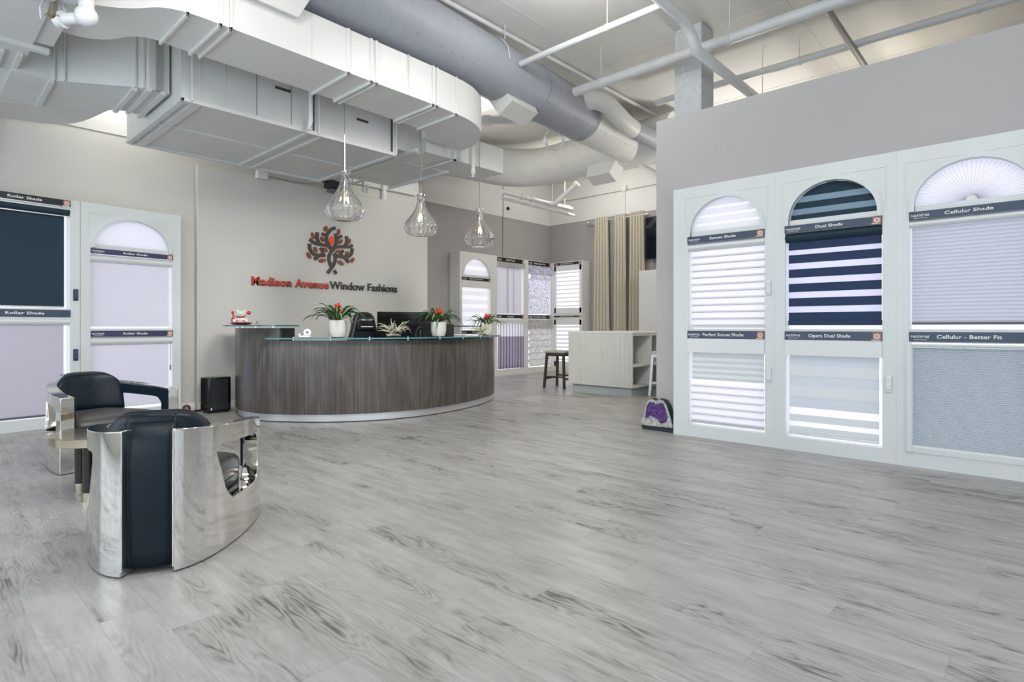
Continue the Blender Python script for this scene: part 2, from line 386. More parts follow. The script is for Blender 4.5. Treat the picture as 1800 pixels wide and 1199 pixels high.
    def slab(s, outer, inner, mask, mi=0, close=False):
        """two grids of points (outer/inner skin), solid where mask is true"""
        I = len(outer); J = len(outer[0]); o = len(s.v)
        s.v += [tuple(p) for row in outer for p in row]+[tuple(p) for row in inner for p in row]
        a = lambda i, j: o+i*J+j
        b = lambda i, j: o+I*J+i*J+j
        def solid(i, j): return 0 <= i < I-1 and 0 <= j < J-1 and mask(i, j)
        for i in range(I-1):
            for j in range(J-1):
                if not mask(i, j): continue
                q = [(a(i,j), a(i+1,j), a(i+1,j+1), a(i,j+1)), (b(i,j), b(i,j+1), b(i+1,j+1), b(i+1,j))]
                if not solid(i-1, j): q.append((a(i,j), a(i,j+1), b(i,j+1), b(i,j)))
                if not solid(i+1, j): q.append((a(i+1,j), b(i+1,j), b(i+1,j+1), a(i+1,j+1)))
                if not solid(i, j-1): q.append((a(i,j), b(i,j), b(i+1,j), a(i+1,j)))
                if not solid(i, j+1): q.append((a(i,j+1), a(i+1,j+1), b(i+1,j+1), b(i,j+1)))
                s.f += q; s.m += [mi]*len(q)
        return s
    def build(s, name, mats, parent=None, smooth=False, bevel=0, segs=2, sub=0, loc=None, angle=35):
        me = bpy.data.meshes.new(name); me.from_pydata(s.v, [], s.f); me.update()
        for m in (mats if isinstance(mats, (list, tuple)) else [mats]): me.materials.append(m)
        for p, mi in zip(me.polygons, s.m): p.material_index = mi
        for an, vals in s.attr.items():
            at = me.attributes.new(an, 'FLOAT', 'POINT'); at.data.foreach_set('value', vals)
        o = bpy.data.objects.new(name, me); COL.objects.link(o)
        bmx = bmesh.new(); bmx.from_mesh(me); lo_ = [v for v in bmx.verts if not v.link_faces]
        if lo_: bmesh.ops.delete(bmx, geom=lo_, context='VERTS')
        bmesh.ops.recalc_face_normals(bmx, faces=bmx.faces); bmx.to_mesh(me); bmx.free()
        if smooth:
            for p in me.polygons: p.use_smooth = True
            if smooth != 'full':
                bmx = bmesh.new(); bmx.from_mesh(me)
                for e in bmx.edges:
                    if len(e.link_faces) == 2 and e.calc_face_angle(0) > math.radians(angle): e.smooth = False
                bmx.to_mesh(me); bmx.free()
        if bevel:
            b = o.modifiers.new('bevel', 'BEVEL'); b.width = bevel; b.segments = segs; b.limit_method = 'ANGLE'; b.angle_limit = math.radians(40)
            if smooth: b.harden_normals = False
        if sub:
            b = o.modifiers.new('sub', 'SUBSURF'); b.levels = sub; b.render_levels = sub
        if parent: o.parent = parent
        if loc: o.location = loc
        return o
def tag(o, label, cat, group=None, kind=None):
    if label: o['label'] = label
    if cat: o['category'] = cat
    if group: o['group'] = group
    if kind: o['kind'] = kind
    return o
def root(name, loc, rz, label, cat, group=None):
    o = bpy.data.objects.new(name, None); COL.objects.link(o); o.empty_display_size = .1
    o.location = loc; o.rotation_euler = (0, 0, rz)
    return tag(o, label, cat, group)
def struct(name, mb, m, label=None, **kw):
    o = mb.build(name, m, **kw); o['kind'] = 'structure'
    if label: o['label'] = label
    return o
def smooth_curve(pts, n=8, closed=False):
    """Catmull-Rom through plan or space points"""
    P = [Vector(p) for p in pts]; out = []; k = len(P)
    for i in range(k-1):
        p0 = P[max(i-1, 0)]; p1 = P[i]; p2 = P[i+1]; p3 = P[min(i+2, k-1)]
        for j in range(n):
            t = j/n
            out.append(.5*((2*p1)+(p2-p0)*t+(2*p0-5*p1+4*p2-p3)*t*t+(3*p1-p0-3*p2+p3)*t**3))
    out.append(P[-1]); return out
def offset(pts, d):
    out = []
    for i, p in enumerate(pts):
        t = (pts[min(i+1, len(pts)-1)]-pts[max(i-1, 0)]).normalized(); out.append(Vector((p.x+t.y*d, p.y-t.x*d)))
    return out
def bezarc(cx, cz, r, a0, a1, n):
    return [(cx+r*math.cos(a0+(a1-a0)*i/n), cz+r*math.sin(a0+(a1-a0)*i/n)) for i in range(n+1)]

def text_obj(name, body, m, parent, loc, rot, height, width=None, bold=0.0, extrude=.002, align='CENTER', shear=0, space=1.0):
    """raised lettering turned into a mesh; height = capital height, width = full width"""
    cu = bpy.data.curves.new(name, 'FONT'); cu.body = body; cu.size = 1; cu.offset = bold; cu.align_x = 'LEFT'; cu.shear = shear; cu.space_character = space
    cu.resolution_u = 3
    to = bpy.data.objects.new(name, cu); COL.objects.link(to)
    dg = bpy.context.evaluated_depsgraph_get(); ev = to.evaluated_get(dg)
    me = bpy.data.meshes.new_from_object(ev); COL.objects.unlink(to); bpy.data.objects.remove(to)
    xs = [v.co.x for v in me.vertices]; x0, x1 = min(xs), max(xs); cap = .727+2*bold
    sz = height/cap; sx = width/(x1-x0) if width else sz
    bm = bmesh.new(); bm.from_mesh(me)
    ex = bmesh.ops.extrude_face_region(bm, geom=bm.faces[:])
    for v in [g for g in ex['geom'] if isinstance(g, bmesh.types.BMVert)]: v.co.z = 1
    ox = {'CENTER': (x0+x1)/2, 'LEFT': x0, 'RIGHT': x1}[align]
    for v in bm.verts: v.co = Vector(((v.co.x-ox)*sx, v.co.y*sz, v.co.z*extrude))
    bmesh.ops.recalc_face_normals(bm, faces=bm.faces); bm.to_mesh(me); bm.free()
    me.materials.clear(); me.materials.append(m)
    o = bpy.data.objects.new(name, me); COL.objects.link(o); o.location = loc; o.rotation_euler = rot
    if parent: o.parent = parent
    return o
UPR = (PI/2, 0, 0)     # text standing up, read from the -y side

# ------------------------------------------------------------------ room shell
ZC = 4.9
struct('floor', MB().box(-2.6, 12.2, -4.2, 10.0, -.1, 0), M['floor'], 'grey wood plank floor')
struct('ceiling', MB().box(-2.6, 12.2, -4.2, 10.0, ZC, ZC+.1), M['ceil'])
# seams of the ceiling boards
mb = MB()
for x in (4.6, 7.0, 9.4): mb.box(x-.006, x+.006, -4.1, 9.7, ZC-.004, ZC)
for y in (2.2, 4.6, 7.0): mb.box(-2.5, 11.9, y-.005, y+.005, ZC-.004, ZC)
struct('trim_1', mb, M['duct'])
ZL = 3.57
struct('wall_left', MB().box(-2.6, 6.72, 8.66, 8.80, 0, ZL+.02), M['wall_left'])
struct('wall_left_upper', MB().box(-2.6, 6.72, 8.645, 8.80, ZL+.02, ZC), M['white_wall'])
struct('wall_return', MB().box(6.72, 6.84, 8.66, 9.85, 0, ZC), M['wall_grey'])
struct('wall_back', MB().box(6.72, 12.1, 9.75, 9.9, 0, 3.84), M['wall_grey'])
struct('wall_back_upper', MB().box(6.72, 12.1, 9.74, 9.9, 3.84, ZC), M['white_wall'])
struct('wall_far', MB().box(11.95, 12.1, -4.2, 9.75, 0, 3.84), M['wall_grey'])
struct('wall_far_upper', MB().box(11.94, 12.1, -4.2, 9.75, 3.84, ZC), M['white_wall'])
struct('wall_right', MB().box(5.85, 6.03, -3.2, 3.22, 0, 3.46), M['wall_soffit'])
struct('baseboard_left', MB().box(-2.5, 6.72, 8.635, 8.66, 0, .10).box(6.84, 11.95, 9.725, 9.75, 0, .1), M['trim'], bevel=.004)
# assumed unseen shop front behind camera: piers, sill and lintel around tall window openings
mb = MB()
mb.box(-2.6, 6.0, -4.2, -4.05, 0, .25).box(-2.6, 6.0, -4.2, -4.05, 3.2, ZC)
for x in (-2.6, -.6, 1.2, 3.0, 4.8): mb.box(x, x+.12, -4.2, -4.05, .25, 3.2)
mb.box(5.6, 12.1, -4.2, -4.05, 0, ZC)
struct('wall_front', mb, M['white_wall'])
mb = MB(); mb.box(-2.6, -2.5, -4.2, 8.8, 0, .25).box(-2.6, -2.5, -4.2, 8.8, 3.2, ZC)  # unseen side wall left of the camera, its window openings assumed too
for y in (-4.2, -2.2, -.2, 1.8, 3.8, 5.8, 7.6): mb.box(-2.6, -2.5, y, y+.12, .25, 3.2)
mb.box(-2.6, -2.5, 7.6, 8.8, .25, 3.2)
struct('wall_side', mb, M['white_wall'])

# concrete column
struct('column', MB().box(6.74, 7.10, 3.10, 3.46, 0, ZC), M['concrete'], bevel=.012)

# feature panel with the company sign
t = tag(MB().box(2.84, 6.86, 8.55, 8.63, 0, 3.39).build('feature_panel', M['feature'], bevel=.012), 'large off-white wall panel carrying the tree logo behind the reception desk', 'wall panel')
struct('baseboard_feature', MB().box(2.845, 6.86, 8.530, 8.55, 0, .10), M['trim'], bevel=.004)

# ------------------------------------------------------------------ sign on the feature panel
sg = root('wall_sign', (4.86, 8.548, 0), 0, 'raised tree logo above orange and charcoal company lettering on the off-white panel', 'wall sign')
def ribbon(mb, pts, wd, y0=-.022, y1=0.0, zo=2.38, seg=7):
    P = smooth_curve([(p[0], p[1], 0) for p in pts], 6)
    k = len(P); L = []; R = []
    for i, p in enumerate(P):
        t = (P[min(i+1, k-1)]-P[max(i-1, 0)]).normalized(); n = Vector((-t.y, t.x, 0))*wd/2
        L.append(p+n); R.append(p-n)
    vs = [(a.x, y0, a.y+zo) for a in L]+[(a.x, y0, a.y+zo) for a in R]+[(a.x, y1, a.y+zo) for a in L]+[(a.x, y1, a.y+zo) for a in R]
    fs = []
    for i in range(k-1):
        fs += [(i, i+1, k+i+1, k+i), (2*k+i, 3*k+i, 3*k+i+1, 2*k+i+1), (i, 2*k+i, 2*k+i+1, i+1), (k+i, k+i+1, 3*k+i+1, 3*k+i)]
    fs += [(0, k, 3*k, 2*k), (k-1, 3*k-1, 4*k-1, 2*k-1)]
    mb.add(vs, fs)
STROKES = [[(-.07,-.36),(.03,-.23),(.065,-.14),(.065,-.07),(.045,-.03)], [(.085,-.36),(.05,-.305)],
 [(0,-.26),(-.045,-.15),(-.03,-.05),(.03,.03),(.09,.08),(.24,.10),(.33,.11),(.39,.14)], [(.01,.02),(-.07,.085),(-.19,.09),(-.3,.105),(-.38,.155)],
 [(.01,.03),(-.06,.1),(-.09,.19),(-.07,.28),(0,.36),(.07,.39)], [(-.07,.25),(-.12,.25),(-.17,.27)], [(-.20,.1),(-.25,.17),(-.25,.28)],
 [(.02,.03),(.08,.13),(.09,.21),(.07,.30)], [(.09,.20),(.14,.25),(.19,.27)], [(.23,.10),(.28,.18),(.27,.28)],
 [(-.385,.085),(-.37,-.01),(-.31,-.075),(-.22,-.085),(-.11,-.075)], [(-.19,-.08),(-.155,-.03),(-.20,.035)], [(-.22,-.085),(-.26,-.125),(-.30,-.155)],
 [(.09,-.065),(.19,-.07),(.29,-.065),(.36,-.01),(.385,.085)], [(.19,-.07),(.17,-.02),(.215,.035)], [(.22,-.065),(.27,-.11),(.315,-.155)]]
mb = MB()
for i, s_ in enumerate(STROKES): ribbon(mb, s_, .052 if i not in (5, 8, 11, 14) else .046, y0=-.022-.0004*i)
mb.build('tree_trunk', M['sign_brown'], sg)
def leaf_shape(cx, cz, w_, h_, a, name, m):
    P = []
    for i in range(17):
        u = -1+2*i/16; P.append((w_/2*(1-u*u)**.75, u*h_/2))
    P += [(-x, z) for x, z in reversed(P[1:-1])]
    c, s = math.cos(-a), math.sin(-a)
    poly = [(cx+x*c-z*s, 2.38+cz+x*s+z*c) for x, z in P]
    return MB().plate(poly, -.022, 0).build(name, m, sg)
for cx, cz, w_, h_, a in [(-.105,.355,.066,.10,.35),(.13,.335,.056,.10,.1),(-.325,.215,.056,.115,-.35),(-.16,.18,.06,.10,-.6),(.165,.175,.06,.10,.6),(.325,.20,.056,.10,.25),(-.28,0,.06,.10,-.5),(-.11,.015,.06,.10,-.9),(.115,.01,.056,.095,1.2),(.28,-.01,.058,.09,.4),(-.395,-.105,.062,.115,-.6),(-.165,-.165,.064,.13,1.35),(.165,-.175,.064,.135,-1.1),(.385,-.11,.058,.10,.6)]:
    leaf_shape(cx, cz, w_, h_, a, 'logo_leaf', M['rust'])
lf = leaf_shape(0, .175, .082, .15, 0, 'logo_flame', M['bright_orange']); lf['label'] = 'bright orange almond shape in the tree crown'
o = text_obj('orange_lettering', 'Madison Avenue', M['orange'], sg, (-1.29, 0, 1.768), UPR, .135, 1.235, bold=.026, extrude=.03, align='LEFT', space=1.09)
o['label'] = 'heavy orange lettering'
o = text_obj('charcoal_lettering', 'Window Fashions', M['sign_grey'], sg, (-.03, 0, 1.768), UPR, .135, 1.32, bold=.006, extrude=.025, align='LEFT')
o['label'] = 'thin charcoal lettering'

# ------------------------------------------------------------------ display units
def rail_sign(par, x0, x1, z0, z1, text, m, yf=-.012, maker=True, badge=True, tsize=.55, tx=.48, lw=None):
    s = MB().box(x0, x1, yf, yf+.014, z0, z1).build('header_sign', m, par)
    s['label'] = ('dark' if m != M['sign_black'] else 'black')+' header strip reading '+text
    h = (z1-z0)
    cx = x0+(x1-x0)*tx
    text_obj('lettering', text, M['letter'], s, (cx, yf-.0005, z0+h*.32), UPR, h*.42*(tsize/.55), lw, bold=.022, extrude=.0015)
    if maker:
        text_obj('maker_lettering', 'MAXXMAR', M['letter'], s, (x0+.012, yf-.0005, z0+h*.36), UPR, h*.30, .125, bold=.02, extrude=.0015, align='LEFT', shear=.15)
        text_obj('maker_lettering', 'WINDOW FASHIONS', M['letter'], s, (x0+.03, yf-.0005, z0+h*.14), UPR, h*.11, .09, extrude=.0015, align='LEFT')
    if badge:
        bw = .062; b = MB().box(x1-bw-.006, x1-.006, yf-.003, yf, z0+.008, z1-.006).build('badge', M['copper'], s)
        mb = MB(); cx = x1-bw/2-.006; cz = (z0+z1)/2
        mb.plate([(cx+.023*math.cos(a*PI/10), cz+h*.30*math.sin(a*PI/10)) for a in range(20)], yf-.005, yf-.003)
        mb.box(x1-bw-.016, x1-.012, yf-.0045, yf-.002, z0+.002, z0+.010)
        q = mb.build('badge_oval', M['badge'], b) if False else mb.build('badge_oval', M['badge'], s)
        mb = MB(); mb.plate([(cx+.008*math.cos(a*PI/5), cz+.003+h*.12*math.sin(a*PI/5)) for a in range(10)], yf-.0062, yf-.005).box(cx-.0015, cx+.0015, yf-.0062, yf-.005, cz-h*.18, cz)
        mb.build('badge_tree', M['copper'], s)
    return s
def arch_unit(par, W, D, x0, x1, H, zb, z2, z3, z4, z5, a0, a1, zt, m=None, low=None):
    """frame: x0..x1 opening, zb bottom, z2..z3 middle rail, z4..z5 top rail, arch from z5 up to zt between a0 and a1"""
    m = m or M['frame']; y0, y1 = 0, D
    mb = MB()
    mb.box(0, x0, y0, y1, 0, H).box(x1, W, y0, y1, 0, H).box(x0, x1, y0, y1, 0, zb)
    mb.box(x0, x1, .004, y1, z2, z3)
    if a0 is not None:
        mb.box(x0, x1, .004, y1, z4, z5)
        cx = (a0+a1)/2; ra = (a1-a0)/2; n = 32
        P = [(cx-ra*math.cos(PI*i/n), z5+(zt-z5)*math.sin(PI*i/n)) for i in range(n+1)]
        for (xa, za), (xb, zc) in zip(P[:-1], P[1:]):
            mb.add([(xa,0,za),(xb,0,zc),(xb,0,H),(xa,0,H),(xa,y1,za),(xb,y1,zc),(xb,y1,H),(xa,y1,H)],
                   [(0,1,2,3),(0,4,5,1),(3,2,6,7)])
        mb.box(x0, a0, 0, y1, z5, H).box(a1, x1, 0, y1, z5, H)
    else:
        mb.box(x0, x1, .004, y1, z4, H)
    mb.box(0, W, y1-.006, y1, 0, H)
    f = mb.build('frame', m, par)
    # mouldings
    if a0 is not None:
        mb = MB(); n = 40; pts = [(cx-(ra+.022)*math.cos(PI*i/n), -.006, z5+(zt-z5+.022)*math.sin(PI*i/n)) for i in range(n+1)]
        pts = [(pts[0][0], -.006, z4)]+pts+[(pts[-1][0], -.006, z4)]
        for k, (dr, h) in enumerate(((.044, .012), (.030, .022))):
            Pi = [(cx-ra*math.cos(PI*i/n), z5+(zt-z5)*math.sin(PI*i/n)) for i in range(n+1)]
            Po = [(cx-(ra+dr)*math.cos(PI*i/n), z5+(zt-z5+dr)*math.sin(PI*i/n)) for i in range(n+1)]
            Pi = [(Pi[0][0], z4+.071)]+Pi+[(Pi[-1][0], z4+.071)]; Po = [(Po[0][0], z4+.071)]+Po+[(Po[-1][0], z4+.071)]
            K = len(Pi)
            vs = [(x, -h, z) for x, z in Pi]+[(x, -h, z) for x, z in Po]+[(x, .001, z) for x, z in Pi]+[(x, .001, z) for x, z in Po]
            fs = []
            for i in range(K-1): fs += [(i, i+1, K+i+1, K+i), (i, 2*K+i, 2*K+i+1, i+1), (K+i, K+i+1, 3*K+i+1, 3*K+i)]
            fs += [(0, K, 3*K, 2*K), (K-1, 3*K-1, 4*K-1, 2*K-1)]
            mb.add(vs, fs)
        mb.build('arch_moulding', m, par, smooth=True)
        mb = MB(); e = .006
        for q in ((x0-.03, x1+.03, H-.115, H-.109), ): mb.box(q[0], q[1], -.004, .001, q[2], q[3])
        mb.box(x0-.03, x0-.024, -.004, .001, z5+.02, H-.115).box(x1+.024, x1+.03, -.004, .001, z5+.02, H-.115)
        mb.box(0.004, .008, -.002, .001, 0, H)
        mb.build('panel_moulding', m, par)
    return f
def light_panel(par, x0, x1, z0, z1, y, m='panel'):
    return MB().box(x0, x1, y, y+.004, z0, z1).build('light_panel', M[m], par)
def ellipse_band(mb, cx, ra, z5, h, za, zb, y, mi=0, n=6, ins=.002):
    """band of a half-ellipse window between heights za and zb (relative to z5)"""
    vs = []
    for i in range(n+1):
        z = za+(zb-za)*i/n; z = min(z, h*.999); x = ra*math.sqrt(max(0, 1-(z/h)**2))-ins
        vs += [(cx-x, y, z5+z), (cx+x, y, z5+z)]
    mb.add(vs, [(2*i, 2*i+1, 2*i+3, 2*i+2) for i in range(n)], mi)
def cassette(par, x0, x1, z0, z1, m, y0=-.01, y1=.07, name='head_rail', sq=False):
    h = z1-z0; mb = MB()
    if sq: prof = [(y1, z1), (y0, z1), (y0, z0), (y1, z0)]
    else: prof = [(y1, z1)]+[(y0+h*.5-(h*.5)*math.sin(PI*i/8+0)*1.0 if 0<i<8 else y0+h*.5, z1-h*i/8) for i in range(9)]+[(y1, z0)]
    k = len(prof); vs = [(x0, y, z) for y, z in prof]+[(x1, y, z) for y, z in prof]
    mb.add(vs, [tuple(range(k)), tuple(reversed(range(k, 2*k)))]+[(i, k+i, k+(i+1)%k, (i+1)%k) for i in range(k)])
    return mb.build(name, m, par, smooth=True)
def vanes(par, x0, x1, z0, z1, n, mats, name, y=.045, depth=.022, line=.09):
    """sheer shade: faces bright cloth with a soft vane edge at each step"""
    mb = MB(); st = (z1-z0)/n
    for i in range(n):
        a = z0+i*st; b = a+st
        mb.strip(x0, x1, [(y+.004, a+st*line), (y-.003, a+st*.45), (y+.004, b)], 0)
        mb.strip(x0, x1, [(y+.004, a+st*line), (y-depth*.5, a+st*line*.5), (y+.002, a)], 1)
        mb.strip(x0, x1, [(y+depth, a+st*.02), (y+.006, a+st*.3)], 1)
    return mb.build(name, mats, par, smooth=True)
def bottom_bar(par, x0, x1, z, m, y=.045, h=.022):
    return MB().box(x0, x1, y-.010, y+.010, z-h, z).build('bottom_bar', m, par, bevel=.004)
def cord(par, x, z0, z1, y=.02, wand=None):
    mb = MB().tube([(x, y, z1), (x+.002, y, (z0+z1)/2), (x, y, z0)], .0025, 6)
    if wand: mb.lathe([(.002, wand), (.009, wand-.02), (.008, wand-.07), (.003, wand-.08)], 8, (x, y, 0))
    return mb.build('pull_cord', M['grey_plastic'] if wand else M['trim'], par)
SGN = .0
R_UNITS = [('sunset', 2.935, .985), ('dual', 1.905, .985), ('cellular', .925, .985)]
def common(par, W, x0, x1, D=.15, m=None):
    arch_unit(par, W, D, x0, x1, 2.615, .12, 1.02, 1.13, 2.02, 2.14, x0+.035, x1-.035, 2.46, m)
    light_panel(par, x0-.0, x1+.0, .12, 2.50, D-.018)

# --- right wall, leftmost: sunset shades
W = 1.035
u = root('display_unit', (5.70, 2.935, 0), -PI/2, 'white backlit display unit with sunset shades and white arch, nearest the geode', 'display unit', 'display units on the right wall')
x0, x1 = .165, .95; common(u, W, x0, x1)
cx = (x0+x1)/2; ra = (x1-x0)/2-.035
mb = MB(); h = .32
for i in range(4):
    za = i*.083+.0; ellipse_band(mb, cx, ra, 2.14, h, za, min(h, za+.062), .045, 0); ellipse_band(mb, cx, ra, 2.14, h, za+.066, min(h, za+.083), .062, 1)
mb.build('arch_shade', [M['white_shade'], M['sheer']], u)
rail_sign(u, x0, x1, 2.022, 2.09, 'Sunset Shade', M['sign_navy'], lw=.27)
cassette(u, x0+.002, x1-.002, 1.94, 2.018, M['trim'])
s = vanes(u, x0+.02, x1-.015, 1.155, 1.94, 11, [M['sheer'], M['vane']], 'sheer_shade'); bottom_bar(s, x0+.02, x1-.015, 1.158, M['trim'])
rail_sign(u, x0, x1, 1.03, 1.108, 'Perfect Sunset Shade', M['sign_navy'], lw=.42)
cassette(u, x0+.002, x1-.002, .885, 1.028, M['trim'], sq=True)
s = MB(); n = 5
for i in range(n):
    a = .60+i*.057; s.strip(x0+.03, x1-.02, [(.05, a), (.036, a+.028), (.05, a+.057)], 0)
sh = s.build('shade_upper_vanes', [M['white_dense']], u, smooth=True)
sh = vanes(u, x0+.02, x1-.02, .16, .60, 6, [M['sheer'], M['vane']], 'sheer_shade', depth=.03); bottom_bar(sh, x0+.02, x1-.02, .165, M['alu'])

# --- right wall, middle: dual shades
u = root('display_unit', (5.70, 1.90, 0), -PI/2, 'white backlit display unit with navy striped dual shade and navy arch', 'display unit', 'display units on the right wall')
x0, x1 = .10, .88; W = .975; common(u, W, x0, x1)
cx = (x0+x1)/2; ra = (x1-x0)/2-.035
mb = MB()
for za, zb, mi in ((0, .052, 0), (.052, .105, 1), (.105, .165, 0), (.165, .218, 1), (.218, .319, 0)): ellipse_band(mb, cx, ra, 2.14, h, za, zb, .045, mi)
mb.build('arch_shade', [M['navy_roller'], M['blue_grey']], u)
rail_sign(u, x0, x1, 2.022, 2.09, 'Dual Shade', M['sign_navy'], lw=.22)
q = cassette(u, x0+.001, x1-.001, 1.94, 2.022, M['navy_roller']); q['label'] = 'dark navy head rail'
s = MB(); st = .1345; z = 1.205
for i in range(6):
    if i == 5: s.box(x0+.02, x1-.012, .042, .046, z+i*st-.012, 1.95, 0); break
    s.box(x0+.02, x1-.012, .042, .046, z+i*st, z+i*st+.078, 0)
for i in range(5): s.strip(x0+.02, x1-.012, [(.046, z+i*st+.078), (.046, z+(i+1)*st-(.012 if i == 4 else 0))], 1)
sh = s.build('striped_shade', [M['navy_shade'], M['dual_sheer']], u); bottom_bar(sh, x0+.015, x1-.008, 1.208, M['navy_shade'], h=.045)
rail_sign(u, x0, x1, 1.03, 1.108, 'Opera Dual Shade', M['sign_navy'], lw=.34)
cassette(u, x0+.002, x1-.002, .885, 1.028, M['trim'], sq=True)
s = MB(); prev = .885
for a, b, mi in ((.40, .885, 0), (.335, .40, 1), (.27, .335, 0), (.225, .27, 1), (.16, .225, 0)):
    if a == .40:
        for k in range(5): s.strip(x0+.025, x1-.03, [(.05-.006*(k%2), .885-k*.097), (.046-.006*(k%2), .885-(k+1)*.097)], 0 if k % 2 else 2)
    else: s.strip(x0+.025, x1-.03, [(.046, a), (.046, b)], mi)
sh = s.build('banded_shade', [M['white_dense'], M['sheer'], M['cell2']], u); bottom_bar(sh, x0+.02, x1-.03, .165, M['alu'])
cord(u, x1-.012, .62, .88)

# --- right wall, rightmost: cellular shades
u = root('display_unit', (5.70, .925, 0), -PI/2, 'white display unit with pleated fan arch and grey cellular shades, rightmost of the wall', 'display unit', 'display units on the right wall')
x0, x1 = .095, .895; W = .985; common(u, W, x0, x1)
cx = (x0+x1)/2; ra = (x1-x0)/2-.035
mb = MB(); n = 72; vs = []
for i in range(n+1):
    a = PI*i/n; yy = .05+(.010 if i % 2 else -.010)
    vs += [(cx+.03*math.cos(a), yy*.9, 2.14+.03*math.sin(a)), (cx+(ra-.002)*math.cos(a), yy, 2.14+(h-.002)*math.sin(a))]
mb.add(vs, [(2*i, 2*i+1, 2*i+3, 2*i+2) for i in range(n)])
fan = mb.build('fan_shade', M['sheer'], u)
MB().plate([(cx+.036*math.cos(PI*i/12), 2.14+.036*math.sin(PI*i/12)) for i in range(13)], .015, .06).build('fan_hub', M['trim'], fan)
rail_sign(u, x0, x1+.0, 2.022, 2.09, 'Cellular Shade', M['sign_navy'], lw=.30)
cassette(u, x0+.002, x1-.002, 1.968, 2.018, M['trim'])
s = MB(); n = 26; st = (1.968-1.185)/n
for i in range(n): a = 1.185+i*st; s.strip(x0+.012, x1-.012, [(.055, a), (.034, a+st*.5), (.055, a+st)], 0)
sh = s.build('cellular_shade', M['cell'], u); bottom_bar(sh, x0+.012, x1-.012, 1.187, M['grey_plastic'], h=.02)
rail_sign(u, x0, x1, 1.03, 1.108, 'Cellular - Better Fit', M['sign_navy'], lw=.40)
mb = MB()
for q in ((x0-.02, x0+.02, .12, 1.01), (x1-.02, x1+.02, .12, 1.01)): mb.box(q[0], q[1], -.02, .03, q[2], q[3])
mb.box(x0+.02, x1-.02, -.018, .03, .13, .165).box(x0+.02, x1-.02, -.018, .03, .995, 1.01)
mb.build('inner_frame', M['frame'], u, bevel=.003)
s = MB(); n = 58; st = (.985-.175)/n
for i in range(n): a = .175+i*st; s.strip(x0+.021, x1-.021, [(.03, a), (.014, a+st*.5), (.03, a+st)], 0)
sh = s.build('fine_cellular_shade', M['cell2'], u)
MB().box(x0+.02, x1-.02, -.002, .034, .165, .18).box(x0+.02, x1-.02, -.002, .034, .978, .995).box(cx-.03, cx+.03, -.010, 0, .163, .172).box(cx-.03, cx+.03, -.010, 0, .985, .993).build('shade_rail', M['trim'], sh) if False else None
for za, zc in ((.165, .18), (.978, .995)): MB().box(x0+.02, x1-.02, -.002, .034, za, zc).box(cx-.03, cx+.03, -.010, 0, za, za+.009).build('shade_rail', M['trim'], sh)

# remote controls in wall holders
def remote(loc, rz, label, dark=False, grp='remote controls on the display stiles'):
    r = root('remote_control', loc, rz, label, 'remote control', grp)
    MB().box(-.024, .024, -.012, 0, 0, .135).build('holder', M['navy_shade'] if dark else M['frame'], r, bevel=.004)
    mb = MB().box(-.019, .019, -.022, -.011, .02, .13); c = mb.build('remote_body', M['sign_purple'] if dark else M['trim'], r, bevel=.004)
    MB().lathe([(.010, 0), (.010, .003)], 14).build('button', M['grey_plastic'] if dark else M['frame'], c, loc=(0, -.0235, .10)).rotation_euler = (PI/2, 0, 0)
    return r
remote((5.698, 1.945, 1.455), -PI/2, 'white remote control beside the sunset shade, upper of the two there')
remote((5.698, 1.945, .625), -PI/2, 'white remote control beside the perfect sunset shade, lower of the two there')
remote((5.698, .972, .60), -PI/2, 'white remote control right of the opera dual shade')

# --- left wall units (slightly turned frame)
ang = math.atan2(.20, 1.88); U0 = Vector((.8, 8.24)); ud = Vector((math.cos(ang), math.sin(ang)))
def lpos(s, dy=0): p = U0+ud*s; return (p.x-ud.y*dy, p.y+ud.x*dy, 0)
u = root('display_unit', lpos(.70), ang, 'white backlit display unit with white roller shades below a plain arch', 'display unit', 'display units on the left wall')
x0, x1 = .10, 1.01; W = 1.11
arch_unit(u, W, .16, x0, x1, 2.625, .12, 1.02, 1.13, 2.03, 2.14, x0+.05, x1-.05, 2.47)
light_panel(u, x0, x1, .12, 2.5, .142)
cx = (x0+x1)/2; ra = (x1-x0)/2-.05
mb = MB(); ellipse_band(mb, cx, ra, 2.14, .33, 0, .33, .06, 0, 24); mb.build('arch_shade', M['white_shade'], u)
rail_sign(u, x0, x1, 2.028, 2.088, 'Roller Shade', M['sign_purple'], lw=.27, tx=.52)
cassette(u, x0+.002, x1-.002, 1.93, 2.02, M['trim'])
sh = MB().box(x0+.004, x1-.03, .044, .046, 1.155, 1.95).build('roller_shade', M['white_shade'], u); bottom_bar(sh, x0+.004, x1-.03, 1.165, M['trim'], h=.015)
cord(u, x1-.012, 1.38, 1.93)
rail_sign(u, x0, x1, 1.03, 1.102, 'Roller Shade', M['sign_purple'], lw=.27, tx=.52)
cassette(u, x0+.002, x1-.002, .925, 1.028, M['trim'])
sh = MB().box(x0+.004, x1-.035, .044, .046, .17, .94).build('roller_shade', M['white_shade'], u); bottom_bar(sh, x0+.004, x1-.035, .175, M['trim'])
cord(u, x1-.02, .60, .94, wand=.66)
u = root('display_unit', lpos(-.53), ang, 'white backlit display unit with navy roller shade over a pale grey one', 'display unit', 'display units on the left wall')
x0, x1 = .10, 1.13; W = 1.225
mb = MB(); D = .16
mb.box(0, x0, 0, D, 0, 2.62).box(x1, W, 0, D, 0, 2.62).box(x0, x1, 0, D, 0, .12).box(x0, x1, .004, D, 1.24, 1.36).box(x0, x1, .004, D, 2.50, 2.62).box(0, W, D-.006, D, 0, 2.62)
mb.build('frame', M['frame'], u)
light_panel(u, x0, x1, .12, 2.5, .142)
